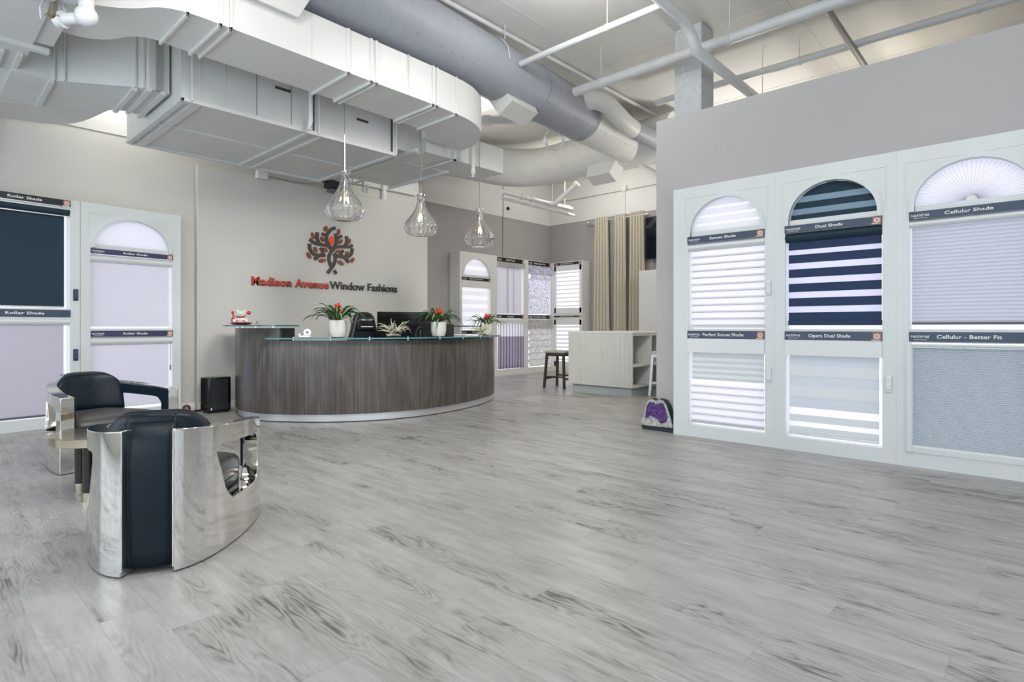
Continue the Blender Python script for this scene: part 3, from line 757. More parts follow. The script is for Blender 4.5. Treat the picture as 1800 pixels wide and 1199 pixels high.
rail_sign(u, x0, x1, 2.535, 2.612, 'Roller Shade', M['sign_black'], lw=.30, tx=.60, maker=True)
q = cassette(u, x0+.002, x1-.002, 2.43, 2.53, M['navy_roller']); q['label'] = 'dark navy head rail'
MB().box(x0, x1, -.016, -.008, 2.528, 2.536).box(x0, x1, -.006, 0, 2.42, 2.43).build('rail_trim', M['alu'], u)
sh = MB().box(x0+.01, x1-.045, .044, .047, 1.375, 2.45).build('roller_shade', M['navy_roller'], u); sh['label'] = 'dark navy roller shade'
bottom_bar(sh, x0+.01, x1-.045, 1.385, M['alu'], h=.018)
rail_sign(u, x0, x1, 1.262, 1.342, 'Roller Shade', M['sign_navy'], lw=.34, tx=.60, badge=False)
cassette(u, x0+.002, x1-.002, 1.165, 1.260, M['trim'])
sh = MB().box(x0+.01, x1-.05, .044, .046, .14, 1.18).build('roller_shade', M['grey_shade'], u); bottom_bar(sh, x0+.01, x1-.05, .155, M['grey_plastic'])
cord(u, x1-.02, 2.10, 2.43)
p = lpos(.652, -.002); remote((p[0], p[1], 1.455), ang, 'navy remote control holder between the left display units, upper one', True)
remote((p[0], p[1], .755), ang, 'navy remote control holder between the left display units, lower one', True)

# --- back wall units
B0 = 8.43
u = root('display_unit', (B0, 9.40, 0), 0, 'cream backlit display unit with arched double shade, behind the right end of the desk', 'display unit', 'display units in the back corner')
x0, x1 = .07, .95; W = 1.12; D = .345
arch_unit(u, W, D, x0, x1, 2.81, .14, .98, 1.08, 2.18, 2.31, x0+.04, x1-.03, 2.67, M['frame_back'])
light_panel(u, x0, x1, .14, 2.7, .11, 'panel_back')
cx = (x0+x1)/2+.005; ra = (x1-x0)/2-.035
mb = MB()
for za, zb, mi in ((0, .02, 1), (.02, .12, 0), (.12, .20, 1), (.20, .29, 0), (.29, .36, 1)): ellipse_band(mb, cx, ra, 2.31, .36, za, zb, .05, mi)
mb.build('arch_shade', [M['white_shade'], M['sheer']], u)
rail_sign(u, x0-.01, x1+.01, 2.19, 2.25, 'Dual - Double Shade', M['sign_black'], lw=.42)
cassette(u, x0+.002, x1-.002, 2.03, 2.17, M['frame_back'], sq=True)
s = MB(); z = 1.09; 
for i in range(5): s.strip(x0+.01, x1-.06, [(.045, z+i*.19), (.045, z+.10+i*.19)], 0); s.strip(x0+.01, x1-.06, [(.045, z+.10+i*.19), (.045, z+.19+i*.19)], 1)
s.build('banded_shade', [M['white_shade'], M['sheer']], u)
rail_sign(u, x0-.01, x1+.01, 1.0, 1.06, 'Dual Shade', M['sign_black'], lw=.25)
sh = MB().strip(x0+.01, x1-.02, [(.045, .16), (.045, .97)], 0).build('lower_shade', M['white_shade'], u)

def flat_unit(loc, rz, W, x0, x1, label, D=.345, H=2.80, zm=(1.35, 1.45), zt=2.68, zb=.14, shelf=True):
    u = root('display_unit', loc, rz, label, 'display unit', 'display units in the back corner')
    mb = MB(); mb.box(0, x0, 0, D, 0, H).box(x1, W, 0, D, 0, H).box(x0, x1, 0, D, 0, zb).box(x0, x1, .004, D, zm[0], zm[1]).box(x0, x1, .004, D, zt, H).box(0, W, D-.006, D, 0, H)
    mb.build('frame', M['frame_back'], u)
    light_panel(u, x0, x1, zb, zt, .11, 'panel_back')
    return u
u = flat_unit((B0+1.12, 9.40, 0), 0, 1.11, .05, .985, 'cream backlit display unit with vertical sheer panels and pleated purple-edged drape')
x0, x1 = .05, .985
rail_sign(u, x0, x1, 2.685, 2.785, 'Panel Track', M['sign_black'], lw=.30)
cassette(u, x0, x1+.01, 2.575, 2.68, M['alu'], y0=-.04, sq=True)
s = MB()
for a, b, y in ((x0+.02, x0+.42, .03), (x0+.35, x0+.62, .042), (x0+.58, x1-.06, .03)): s.box(a, b, y, y+.002, 1.46, 2.58)
s.build('sheer_panel', M['panel_sheer'], u)
rail_sign(u, x0, x1, 1.355, 1.435, 'Drapery', M['sign_black'], lw=.22)
cassette(u, x0, x1+.01, 1.25, 1.34, M['frame_back'], y0=-.04, sq=True)
def drape(x0, x1, zt, zb, n, amp, y, mats, par, name, zsplit=None, flare=1.0, seed=1, res=10, round_=False):
    rnd = random.Random(seed); k = n*res; ph = [rnd.uniform(-.25, .25) for _ in range(n+1)]; am = [rnd.uniform(.75, 1.2) for _ in range(n+1)]
    rows = [zt]+([zsplit] if zsplit else [])+[zb]; rows = sorted(set(rows+[zt-(zt-zb)*j/8 for j in range(9)]), reverse=True)
    mb = MB(); vs = []; cxm = (x0+x1)/2
    for z in rows:
        f = (zt-z)/(zt-zb); sc = 1+(flare-1)*f
        for i in range(k+1):
            q = i/res; j = min(int(q), n); a = am[j]*(1-(q-j))+am[min(j+1, n)]*(q-j); p = ph[j]*(1-(q-j))+ph[min(j+1, n)]*(q-j)
            x = x0+(x1-x0)*i/k+.25*(x1-x0)/n*math.sin(4*PI*q+p)
            if round_:
                fr_ = (q+.12*p*(1+f)) % 1.0; xx = x0+(x1-x0)*i/k+.12*p*(x1-x0)/n*f
                vs.append((cxm+(xx-cxm)*sc, y+amp*(.7-1.4*a*(math.sin(PI*fr_)**.55)*(.85+.2*f)), z)); continue
            vs.append((cxm+(x-cxm)*sc, y+amp*a*math.sin(2*PI*q+p*(1+2*f))*(.75+.4*f), z))
    fs = []; mi = []
    o_f = len(mb.f)
    for r_ in range(len(rows)-1):
        for i in range(k):
            fs.append((r_*(k+1)+i, r_*(k+1)+i+1, (r_+1)*(k+1)+i+1, (r_+1)*(k+1)+i)); mi.append(1 if (zsplit and rows[r_+1] < zsplit-.001) else 0)
    mb.add(vs, fs); mb.m = mi
    return mb.build(name, mats, par, smooth='full')
drape(x0+.02, x1-.01, 1.25, .155, 9, .022, .0, [M['panel_sheer'], M['purple_sheer']], u, 'pleated_drape', zsplit=.92, seed=3)
u = flat_unit((B0+2.23, 9.40, 0), 0, .98, .05, .92, 'cream backlit display unit with patterned roman shades, in the back corner')
x0, x1 = .05, .92
rail_sign(u, x0, x1, 2.69, 2.785, 'Roman Shade - Flat', M['sign_black'], lw=.42)
s = MB(); s.box(x0, x1, -.05, .02, 2.46, 2.67); q = s.build('valance', M['roman'], u)
s = MB().strip(x0+.04, x1-.03, [(.0, 2.34), (-.035, 2.40), (-.02, 2.47)])
for i in range(4):
    a = 1.47+i*.22; s.strip(x0+.01, x1-.04, [(.035, a), (.03, a+.20), (.02, a+.215), (.035, a+.22)])
s.build('roman_shade', M['roman'], u)
rail_sign(u, x0, x1, 1.355, 1.44, 'Roman Shade - Hobbled', M['sign_black'], lw=.46)
s = MB().box(x0, x1+.01, -.05, .02, 1.10, 1.34); s.build('valance', M['roman2'], u)
s = MB()
for i in range(6):
    a = .165+i*.157; s.strip(x0+.01, x1-.03, [(.03, a), (-.02, a+.02), (-.005, a+.09), (.03, a+.157)])
s.build('roman_shade', M['roman2'], u, smooth=True)
u = flat_unit((11.60, 9.40, 0), -PI/2, .99, .10, .96, 'cream backlit display unit with white louvred shutters, beside the beige curtains', H=2.80, zm=(1.33, 1.50), zt=2.70)
x0, x1 = .10, .96
rail_sign(u, x0, x1, 2.72, 2.775, 'Environmental Shutter', M['sign_black'], lw=.42)
rail_sign(u, x0, x1, 1.40, 1.43, 'Environmental Shutter', M['sign_black'], lw=.42, maker=False)
for nm, za, zb_ in (('upper', 1.50, 2.70), ('lower', .14, 1.33)):
    mb = MB(); mb.box(x0, x0+.055, .0, .035, za, zb_).box(x1-.065, x1, .0, .035, za, zb_).box(x0, x1, .0, .035, za, za+.13).box(x0, x1, .0, .035, zb_-.13, zb_)
    p = mb.build('shutter_panel', M['shutter'], u, bevel=.003)
    n = 9; st = (zb_-za-.26)/n
    for i in range(n):
        z = za+.13+st*(i+.5)
        vs = [(y*math.cos(.55)-q*math.sin(.55)+.018, y*math.sin(.55)+q*math.cos(.55)+z) for y, q in ((-.045, 0), (-.02, .005), (.02, .005), (.045, 0), (.02, -.005), (-.02, -.005))]
        k = 6; m_ = MB(); m_.add([(x0+.056, y, q) for y, q in vs]+[(x1-.066, y, q) for y, q in vs], [tuple(range(k)), tuple(reversed(range(k, 2*k)))]+[(i2, k+i2, k+(i2+1)%k, (i2+1)%k) for i2 in range(k)])
        m_.build('louvre', M['shutter'], p)

# ------------------------------------------------------------------ curtains, rod, television, tall cabinet
r = root('curtain_rod', (11.78, 8.35, 3.74), 0, 'brushed metal curtain rod with ball finials high on the far wall', 'curtain rod')
MB().tube([(0, 0, 0), (0, -1.62, 0)], .014, 12).build('rod', M['alu'], r, smooth=True)
for y in (.02, -1.64):
    MB().sphere((0, y, 0), .032).build('finial', M['alu'], r, smooth='full')
for y in (-.04, -1.52): MB().tube([(0, y, 0), (.165, y, 0)], .009, 8).box(.155, .168, y-.03, y+.03, -.04, .04).build('bracket', M['alu'], r)
def curtain(ya, yb, n, label, seed, flare=1.25):
    c = root('curtain', (11.78, (ya+yb)/2, 0), -PI/2, label, 'curtain', 'beige curtains on the rod')
    w_ = abs(ya-yb)
    drape(-w_/2, w_/2, 3.83, .04, n, .055, .0, [M['beige_fabric']], c, 'curtain_panel', flare=flare, seed=seed, res=16, round_=True)
    for i in range(n):
        x = -w_/2+w_*(i+.5)/n
        g = MB(); g.lathe([(.026, -.003), (.03, 0), (.026, .003), (.018, .003), (.018, -.003), (.026, -.003)], 14, cap=False)
        o = g.build('grommet', M['alu'], c, loc=(x, 0, 3.74)); o.rotation_euler = (0, PI/2, 0)
    return c
curtain(8.17, 7.80, 5, 'beige grommet curtain hanging alone at the left end of the rod', 4, 1.35)
curtain(7.60, 7.30, 4, 'beige grommet curtain in the middle of the rod', 9, 1.3)
curtain(7.18, 6.80, 5, 'beige grommet curtain at the right end of the rod, beside the television', 14, 1.2)
tv = root('television', (11.74, 6.74, 2.69), 0, 'large black wall television partly hidden by the grey wall', 'television')
MB().box(0, .05, -1.95, 0, 0, .97).build('housing', M['black'], tv, bevel=.006)
MB().box(-.004, 0, -1.935, -.015, .02, .955).build('screen', M['screen'], tv)
MB().box(.05, .20, -1.2, -.8, .3, .7).build('wall_mount', M['black'], tv)
c = root('tall_cabinet', (11.35, 6.68, 0), 0, 'tall white cabinet standing below the television', 'cabinet')
MB().box(0, .58, -1.5, 0, 0, 2.40).build('body', M['cabinet'], c, bevel=.004)
mb = MB(); mb.box(-.02, 0, -.74, -.01, .1, 2.38); d = mb.build('door', M['cabinet'], c, bevel=.003)
MB().box(-.026, -.02, -.69, -.06, .16, 2.32).build('door_panel', M['cabinet'], d, bevel=.004)
mb = MB(); mb.box(-.02, 0, -1.49, -.76, .1, 2.38); mb.build('door', M['cabinet'], c, bevel=.003)

# ------------------------------------------------------------------ island and stools
i_ = root('kitchen_island', (8.20, 4.95, 0), 0, 'white fluted island counter with open shelves on its right side', 'island counter')
X1, Y1 = 1.75, 1.30
mb = MB(); mb.box(0, .03, 0, Y1, .145, 1.035); q = mb.build('end_panel', M['island'], i_)
mb = MB(); mb.box(.03, X1, .42, Y1, .145, 1.035); mb.build('body', M['island'], i_)
mb = MB(); mb.box(.06, X1-.05, .05, Y1-.06, 0, .145); mb.build('toe_kick', M['toe'], i_)
mb = MB(); mb.box(-.005, X1+.01, -.01, Y1+.01, 1.035, 1.07); mb.build('counter_top', M['cabinet'], i_, bevel=.003)
mb = MB(); mb.box(.03, X1, 0, .42, .145, .175).box(.03, X1, 0, .42, 1.005, 1.035)
mb.build('shelf_case', M['cabinet'], i_)
for x in (.60, 1.17, X1-.03): MB().box(x, x+.03, 0, .42, .175, 1.005).build('divider', M['cabinet'], i_)
for x in (.03, .63, 1.20): MB().box(x, x+.57-.03*(x > 1), .01, .42, .485, .515).build('shelf', M['cabinet'], i_)
def stool(loc, rz, label, wood, seatm, hgt=.70, wd=.18, group='stools at the island'):
    s = root('bar_stool', loc, rz, label, 'stool', group)
    w_ = wd
    for sx in (-1, 1):
        for sy in (-1, 1):
            a = Vector((sx*(w_-.02), sy*(w_-.03), hgt-.06)); b = Vector((sx*(w_+.02), sy*(w_+.01), 0)); t_ = .020
            vs = [(p.x+dx*t_, p.y+dy*t_, p.z) for p in (b, a) for dx, dy in ((-1,-1),(1,-1),(1,1),(-1,1))]
            MB().add(vs, [(0,3,2,1),(4,5,6,7),(0,1,5,4),(1,2,6,5),(2,3,7,6),(3,0,4,7)]).build('leg', wood, s)
    MB().box(-w_, w_, -w_+.01, w_-.01, hgt-.10, hgt-.045).build('apron', wood, s)
    q = MB().box(-w_-.015, w_+.015, -w_-.005, w_+.005, hgt-.045, hgt).build('seat', seatm, s, bevel=.02, segs=4, smooth=True)
    for sx in (-1, 1): MB().box(sx*(w_+.008)-.011, sx*(w_+.008)+.011, -w_, w_, .20, .23).build('foot_rail', wood, s)
    for sy in (-1, 1): MB().box(-w_, w_, sy*(w_-.002)-.011, sy*(w_-.002)+.011, .16, .19).build('foot_rail', wood, s)
    return s
stool((8.62, 6.76, 0), .12, 'dark wood bar stool with a grey fabric seat left of the island', M['dark_wood'], M['stool_seat'], .70, .21)
stool((8.83, 4.70, 0), .15, 'pale metal bar stool in front of the island shelves', M['alu'], M['cabinet'], .74)

# amethyst geode
g = root('amethyst_geode', (5.74, 3.14, 0), -PI/2, 'purple amethyst geode with white crystal rim on the floor at the wall end', 'geode')
def geode_outline(s, seed=2):
    base = [(-.20, 0), (-.215, .05), (-.21, .09), (-.18, .16), (-.165, .23), (-.15, .30), (-.12, .345), (-.07, .355), (-.03, .34), (.02, .36), (.07, .35), (.11, .30), (.14, .22), (.17, .14), (.19, .06), (.18, 0)]
    return base
O = geode_outline(1)
def scaled(P, k, cx=0, cz=.17): return [(cx+(x-cx)*k, cz+(z-cz)*k) for x, z in P]
mb = MB(); n = len(O); R0 = O; R1 = scaled(O, .97, 0, .17)
vs = [(x*.86, .17, z*.92) for x, z in O]+[(x, .06, z) for x, z in O]+[(x*.98, .0, z*.985) for x, z in O]
fs = [tuple(range(n))]+[(r_*n+i, r_*n+(i+1)%n, (r_+1)*n+(i+1)%n, (r_+1)*n+i) for r_ in (0, 1) for i in range(n)]+[tuple(reversed(range(2*n, 3*n)))]
mb.add(vs, fs); mb.build('rock_shell', M['geode_base'], g, bevel=.006)
rim = scaled(O, .95, 0, .175); rim = [(x, max(z, .09+.055*math.cos((x+.05)*18))) for x, z in rim]
MB().plate(rim, -.012, .004).build('quartz_rim', M['quartz'], g, bevel=.006)
ins = [(-.15, .13), (-.14, .20), (-.125, .27), (-.095, .315), (-.05, .315), (-.02, .295), (.03, .315), (.07, .31), (.10, .25), (.12, .17), (.11, .12), (.05, .09), (.02, .12), (-.03, .15), (-.08, .165), (-.12, .14)]
am = MB().plate(ins, -.020, -.010).build('amethyst_core', M['amethyst'], g)
rnd = random.Random(5); mb = MB()
from mathutils.geometry import intersect_point_tri_2d
def inside(x, z, P):
    c = False; j = len(P)-1
    for i in range(len(P)):
        if (P[i][1] > z) != (P[j][1] > z) and x < (P[j][0]-P[i][0])*(z-P[i][1])/(P[j][1]-P[i][1])+P[i][0]: c = not c
        j = i
    return c
k = 0
while k < 220:
    x = rnd.uniform(-.15, .13); z = rnd.uniform(.08, .32)
    if not inside(x, z, ins): continue
    k += 1; rr = rnd.uniform(.004, .009); a0 = rnd.uniform(0, 2)
    vs = [(x+rr*math.cos(a0+a*PI/3), -.020, z+rr*math.sin(a0+a*PI/3)) for a in range(6)]+[(x+rnd.uniform(-.004, .004), -.020-rr*1.2, z+rnd.uniform(-.004, .004))]
    mb.add(vs, [(a, (a+1) % 6, 6) for a in range(6)])
mb.build('crystals', M['amethyst'], am)

# ------------------------------------------------------------------ reception desk
DK = smooth_curve([(3.30,8.36,0),(3.13,8.0,0),(3.0,7.6,0),(2.97,7.25,0),(3.05,6.9,0),(3.28,6.55,0),(3.65,6.18,0),(4.12,5.93,0),(4.69,5.82,0),(5.25,5.88,0),(5.81,6.04,0),(6.25,6.25,0),(6.56,6.48,0),(6.76,6.85,0),(6.80,7.3,0)], 8)
SPLIT = min(range(len(DK)), key=lambda i: (DK[i]-Vector((3.165, 6.73, 0))).length)
DL = [Vector((p.x-4.9, p.y-7.0)) for p in DK]     # local to the desk
dk = root('reception_desk', (4.9, 7.0, 0), 0, 'large curved reception desk in dark grey wood veneer with two glass counter levels', 'reception desk')
def along(pts):
    s = 0; out = [0]
    for a, b in zip(pts[:-1], pts[1:]): s += (b-a).length; out.append(s)
    return out
AL = along(DL)
def wall_strip(i0, i1, d0, d1, z0, z1, name, m, **kw):
    P = DL[i0:i1+1]; A = AL[i0:i1+1]; full0 = offset(DL, d0)[i0:i1+1]; full1 = offset(DL, d1)[i0:i1+1]
    mb = MB(); k = len(P)
    mb.slab([[(p.x, p.y, z0), (p.x, p.y, z1)] for p in full0], [[(p.x, p.y, z0), (p.x, p.y, z1)] for p in full1], lambda i, j: True)
    mb.attr['along'] = [a for a in A for _ in (0, 1)]*2
    return mb.build(name, m, dk, smooth=True, **kw)
wall_strip(0, SPLIT, 0, -.05, .10, 1.135, 'tall_front_panel', M['desk'])
wall_strip(SPLIT, len(DL)-1, -.004, -.05, .10, .985, 'low_front_panel', M['desk'])
q = wall_strip(SPLIT-1, SPLIT, -.05, -.34, .10, 1.135, 'dark_end_panel', M['sign_black']); 
wall_strip(0, len(DL)-1, -.035, -.09, .012, .10, 'metal_plinth', M['alu'])['label'] = 'brushed silver plinth band'
wall_strip(0, len(DL)-1, -.06, -.10, 0, .014, 'shadow_gap', M['sign_black'])
# worktop behind the counter
ww = MB(); a = offset(DL, -.05); b = offset(DL, -.75); kk = len(DL)
ww.slab([[(p.x, p.y, .72), (p.x, p.y, .75)] for p in a[SPLIT:]], [[(p.x, p.y, .72), (p.x, p.y, .75)] for p in b[SPLIT:]], lambda i, j: True)
ww.build('worktop', M['desk'], dk).data.attributes.new('along', 'FLOAT', 'POINT')
def glass_top(i0, i1, dout, din, z, th, name, ext0=0, ext1=0):
    o = offset(DL, dout)[i0:i1+1]; n = offset(DL, din)[i0:i1+1]
    if ext0: t = (o[0]-o[1]).normalized()*ext0; o = [o[0]+t]+o; n = [n[0]+t]+n
    if ext1: t = (o[-1]-o[-2]).normalized()*ext1; o = o+[o[-1]+t]; n = n+[n[-1]+t]
    mb = MB(); k = len(o)
    for zz in (z, z+th):
        mb.add([(p.x, p.y, zz) for p in o]+[(p.x, p.y, zz) for p in n], [(i, i+1, k+i+1, k+i) for i in range(k-1)], 0)
    for L_ in (o, n): mb.add([(p.x, p.y, z) for p in L_]+[(p.x, p.y, z+th) for p in L_], [(i, i+1, k+i+1, k+i) for i in range(k-1)], 1)
    for i in (0, -1): mb.add([(o[i].x, o[i].y, z), (n[i].x, n[i].y, z), (n[i].x, n[i].y, z+th), (o[i].x, o[i].y, z+th)], [(0, 1, 2, 3)], 1)
    return mb.build(name, [M['glass_top'], M['glass_edge']], dk)
q = glass_top(4, SPLIT, .15, -.38, 1.155, .018, 'upper_glass_counter', ext1=.04); q['label'] = 'greenish glass shelf on the tall end'
q = glass_top(SPLIT-2, len(DL)-14, .10, -.36, 1.001, .018, 'lower_glass_counter', ext0=.02); q['label'] = 'long curved greenish glass counter'
def standoff(i, d, z0, z1):
    p = offset(DL, d)[i]; MB().lathe([(.008, z0), (.008, z1-.012), (.012, z1-.012), (.012, z1+.019), (.009, z1+.023)], 12, (p.x, p.y, 0)).build('glass_standoff', M['chrome'], dk, smooth=True)
for i in (12, 20, 28, SPLIT-2): standoff(i, -.025, 1.135, 1.158)
for i in range(SPLIT+3, len(DL)-16, 7): standoff(i, -.025, .985, 1.005)
def onto_desk(i, d): p = offset(DL, d)[i]; return Vector((p.x+4.9, p.y+7.0))
ZG = 1.0195

# ------------------------------------------------------------------ plants
def leaf_mesh(mb, az, L, rise, droop, wd, c=(0,0,0), twist=0, n=9, r0=.01, acc=None):
    """arching strap leaf with a crease along its middle"""
    vs = []; ca, sa = math.cos(az), math.sin(az)
    for i in range(n+1):
        t = i/n; r = r0+L*(t-.15*t*t); z = rise*math.sin(min(t*1.7, 1.9))-droop*t**2.4
        w_ = wd*(.55+1.2*t-.55*t*t)*(1-t**5) + .0006
        a2 = az+twist*t
        p = Vector((c[0]+r*math.cos(a2), c[1]+r*math.sin(a2), c[2]+z)); sd = Vector((-math.sin(a2), math.cos(a2), 0))*w_/2
        vs += [p-sd+Vector((0,0,.22*w_)), p-sd*.45+Vector((0,0,.06*w_)), p, p+sd*.45+Vector((0,0,.06*w_)), p+sd+Vector((0,0,.22*w_))]
        if acc is not None: acc += [0, .3, .5, .7, 1]
    mb.add(vs, [(i*5+j, i*5+j+1, (i+1)*5+j+1, (i+1)*5+j) for i in range(n) for j in range(4)])
def bromeliad(loc, label, seed, sc=1.0, rz=0):
    rnd = random.Random(seed)
    r = root('potted_bromeliad', (loc[0], loc[1], loc[2]), rz, label, 'potted plant', 'red bromeliads on the glass counter')
    R = .098*sc; H = .185*sc
    MB().lathe([(R*.55, 0), (R*.82, .006), (R*.90, .03*sc), (R, .075*sc), (R, H), (R*.93, H), (R*.93, H-.02), (0.001, H-.02)], 36, cap=False).build('pot', M['white_ceramic'], r, smooth=True)
    MB().lathe([(R*.93, H-.022), (.001, H-.018)], 20).build('soil', M['soil'], r)
    n = 34
    for i in range(n):
        az = i*2.39996+rnd.uniform(-.2, .2); tier = i/n
        L_ = (.42-.19*tier)*rnd.uniform(.85, 1.2)*sc; mb = MB(); acc = []
        leaf_mesh(mb, az, L_, (.125+.055*tier)*sc*rnd.uniform(.8, 1.3), (.19-.13*tier)*sc*rnd.uniform(.5, 1.25), .034*sc*rnd.uniform(.8, 1.15), (0, 0, H-.01), rnd.uniform(-.25, .25), acc=acc)
        mb.attr['across'] = acc; mb.build('leaf', M['leaf'], r, smooth='full')
    fl = MB()
    for i in range(16):
        az = i*2.39996; t = i/16
        leaf_mesh(fl, az, (.105-.07*t)*sc, (.045+.055*t)*sc, .015*(1-t)*sc, .030*sc, (0, 0, H+.065*sc+.03*t), n=5, r0=.004)
    fl.tube([(0, 0, H-.02), (0, 0, H+.1*sc)], .007, 6)
    f = fl.build('red_flower', M['flower'], r, smooth='full'); f['label'] = 'red flower head'
    return r
bromeliad((3.70, 6.36, ZG), 'red-flowered bromeliad in white pot, leftmost of three on the counter', 3, 1.13)
bromeliad((5.00, 6.00, ZG), 'red-flowered bromeliad in white pot, middle of three, beside the monitor', 5, 1.05, .7)
bromeliad((6.42, 6.52, ZG), 'red-flowered bromeliad in white pot, rightmost of three at the counter end', 8, .93, 1.3)
def air_plant(loc, label, seed, sc=1.0):
    rnd = random.Random(seed)
    r = root('air_plant', loc, 0, label, 'air plant', 'pale air plants on the glass counter')
    bmw = MB(); bmw.tube([(-.09*sc, -.02, .018), (-.03*sc, .01, .030), (.05*sc, 0, .026), (.10*sc, .02, .016)], [.010, .020, .018, .008], 9).tube([(-.02, .02, .02), (-.07*sc, .05, .04)], [.014, .006], 7)
    bmw.build('driftwood', M['dried'], r, smooth='full')
    for i in range(34):
        az = i*2.39996+rnd.uniform(-.3, .3); el = rnd.uniform(.25, 1.25); L_ = rnd.uniform(.15, .27)*sc; cu_ = rnd.uniform(-.9, .9); dr = rnd.uniform(.15, 1.0)
        pts = []
        for k in range(9):
            t = k/8; rr = L_*(t*(1-.22*t)); z = .05+L_*(el*t-dr*el*t**2.2)
            z = max(z, .004) if not (math.sin(az) < -.6 and rr > .06) else z-.25*L_*max(0, t-.6)
            pts.append((rr*math.cos(az+cu_*t*t), rr*math.sin(az+cu_*t*t), z))
        MB().tube(pts, [.0075*sc, .0068*sc, .006*sc, .0052*sc, .0044*sc, .0036*sc, .0028*sc, .002*sc, .0008], 6).build('leaf', M['airplant'], r, smooth='full')
    return r
air_plant((4.30, 6.04, ZG), 'pale curly air plant on driftwood in front of the gaming chair', 2, 1.2)
air_plant((6.02, 6.22, ZG), 'pale spidery air plant at the counter end, left of the last bromeliad', 6, .95)

# tape dispenser
p = onto_desk(SPLIT+5, -.10)
t = root('tape_dispenser', (p.x, p.y, ZG), -.5, 'small chrome and white tape dispenser on the glass counter near the tall end', 'tape dispenser')
MB().prism([(-.07, -.022), (.06, -.022), (.06, .022), (-.07, .022)], 0, .028).build('base', M['chrome'], t, bevel=.004)
q = MB().lathe([(.018, -.010), (.044, -.010), (.044, .010), (.018, .010), (.018, -.010)], 24, cap=False).build('tape_roll', M['trim'], t, loc=(.02, 0, .062)); q.rotation_euler = (PI/2, 0, 0)
MB().box(-.075, -.06, -.014, .014, .02, .05).build('cutter', M['chrome'], t)
# ornament: white lucky figures on a red tray
p = onto_desk(12, .0)
t = root('figurine', (2.93, 7.30, 1.1725), -.55, 'red and white ceramic figurine on a red tray at the left end of the desk', 'figurine')
MB().lathe([(.02, 0), (.10, .004), (.135, .028), (.125, .030), (.09, .012), (.02, .010)], 32).build('tray', M['red'], t, smooth=True)
body = MB().sphere((0, 0, .065), .066, sc=(1.15, .85, .82), n=18).build('body', M['white_ceramic'], t, smooth='full')
hd = MB().sphere((.0, -.01, .135), .052, sc=(1.15, .9, .82), n=16); hd.build('head', M['white_ceramic'], t, smooth='full')
for s_ in (-1, 1):
    MB().lathe([(.016, 0), (.010, .018), (.001, .032)], 8, (s_*.038, -.01, .165)).build('ear', M['white_ceramic'], t, smooth=True)
    MB().sphere((s_*.07, -.035, .05), .026, n=10).build('paw', M['white_ceramic'], t, smooth='full')
MB().sphere((.085, .0, .15), .024, n=10).build('raised_paw', M['red'], t, smooth='full')
MB().tube([(-.05, -.045, .10), (0, -.062, .095), (.05, -.045, .10)], .008, 8).build('red_collar', M['red'], t, smooth='full')
MB().tube([(-.075, 0, .02), (-.10, .0, .06), (-.085, 0, .11), (-.10, 0, .15)], [.016, .018, .012, .005], 8).build('red_tail', M['red'], t, smooth='full')
MB().sphere((-.095, -.01, .155), .018, n=8).build('orange_knob', M['orange'], t, smooth='full')
mb = MB()
for a, b in (((-.028, -.052, .14), (-.012, -.058, .143)), ((.012, -.058, .143), (.028, -.052, .14)), ((-.012, -.060, .125), (.012, -.060, .125)), ((-.05, -.055, .06), (-.02, -.068, .05)), ((.02, -.068, .05), (.05, -.055, .06))): mb.tube([a, b], .0022, 5)
mb.build('painted_lines', M['rust'], t)
# eyeglass-like wire on upper glass
mb = MB().tube([(0, 0, .003), (.03, 0, .045), (.06, 0, .004)], .0025, 6).tube([(.02, .03, .003), (.04, .02, .035), (.03, 0, .045)], .0025, 6)
tag(mb.build('wire_stand', M['grey_plastic'], None, loc=(3.02, 7.12, 1.1735)), 'tiny bent wire stand beside the red tray', 'wire stand')

# gaming chair
g = root('gaming_chair', (4.86, 7.38, 0), -.10, 'black gaming chair with white headrest lettering behind the reception desk', 'office chair')
MB().lathe([(.03, .05), (.03, .42), (.05, .42)], 12).build('gas_lift', M['chrome'], g, smooth=True)
for i in range(5):
    a = i*2*PI/5
    l = MB().tube([(0, 0, .10), (.30*math.cos(a), .30*math.sin(a), .075)], [.03, .018], 8).build('leg', M['black'], g, smooth='full')
    MB().lathe([(.028, -.012), (.028, .012)], 12, (0, 0, 0)).build('castor', M['black'], l, loc=(.30*math.cos(a), .30*math.sin(a), .0285)).rotation_euler = (PI/2, 0, a)
MB().box(-.26, .26, -.25, .27, .43, .53).build('seat', M['black'], g, bevel=.04, segs=4, smooth=True)
P = [(-.27, .50), (-.29, .75), (-.25, .98), (-.22, 1.05), (-.19, 1.18), (-.16, 1.30), (-.11, 1.355), (-.05, 1.375), (.05, 1.375), (.11, 1.355), (.16, 1.30), (.19, 1.18), (.22, 1.05), (.25, .98), (.29, .75), (.27, .50)]
MB().plate(P, .20, .31).build('backrest', M['black'], g, bevel=.03, segs=3, smooth=True)
h_ = MB().plate([(-.145, 1.10), (-.15, 1.24), (-.10, 1.30), (.10, 1.30), (.15, 1.24), (.145, 1.10)], .155, .205).build('headrest', M['grey_plastic'], g, bevel=.02, segs=3, smooth=True)
h_.data.materials[0] = M['black']
text_obj('white_lettering', 'ANDA SEAT', M['letter'], h_, (0, .153, 1.245), UPR, .024, .20, bold=.03, extrude=.003, shear=.3)
MB().box(-.10, .10, .145, .15, 1.145, 1.160).build('white_stripe', M['letter'], h_)
for s_ in (-1, 1):
    MB().tube([(s_*.27, .1, .48), (s_*.33, .06, .52), (s_*.33, .04, .68)], .018, 8).box(s_*.33-.04, s_*.33+.04, -.10, .16, .68, .705).build('armrest', M['black'], g)

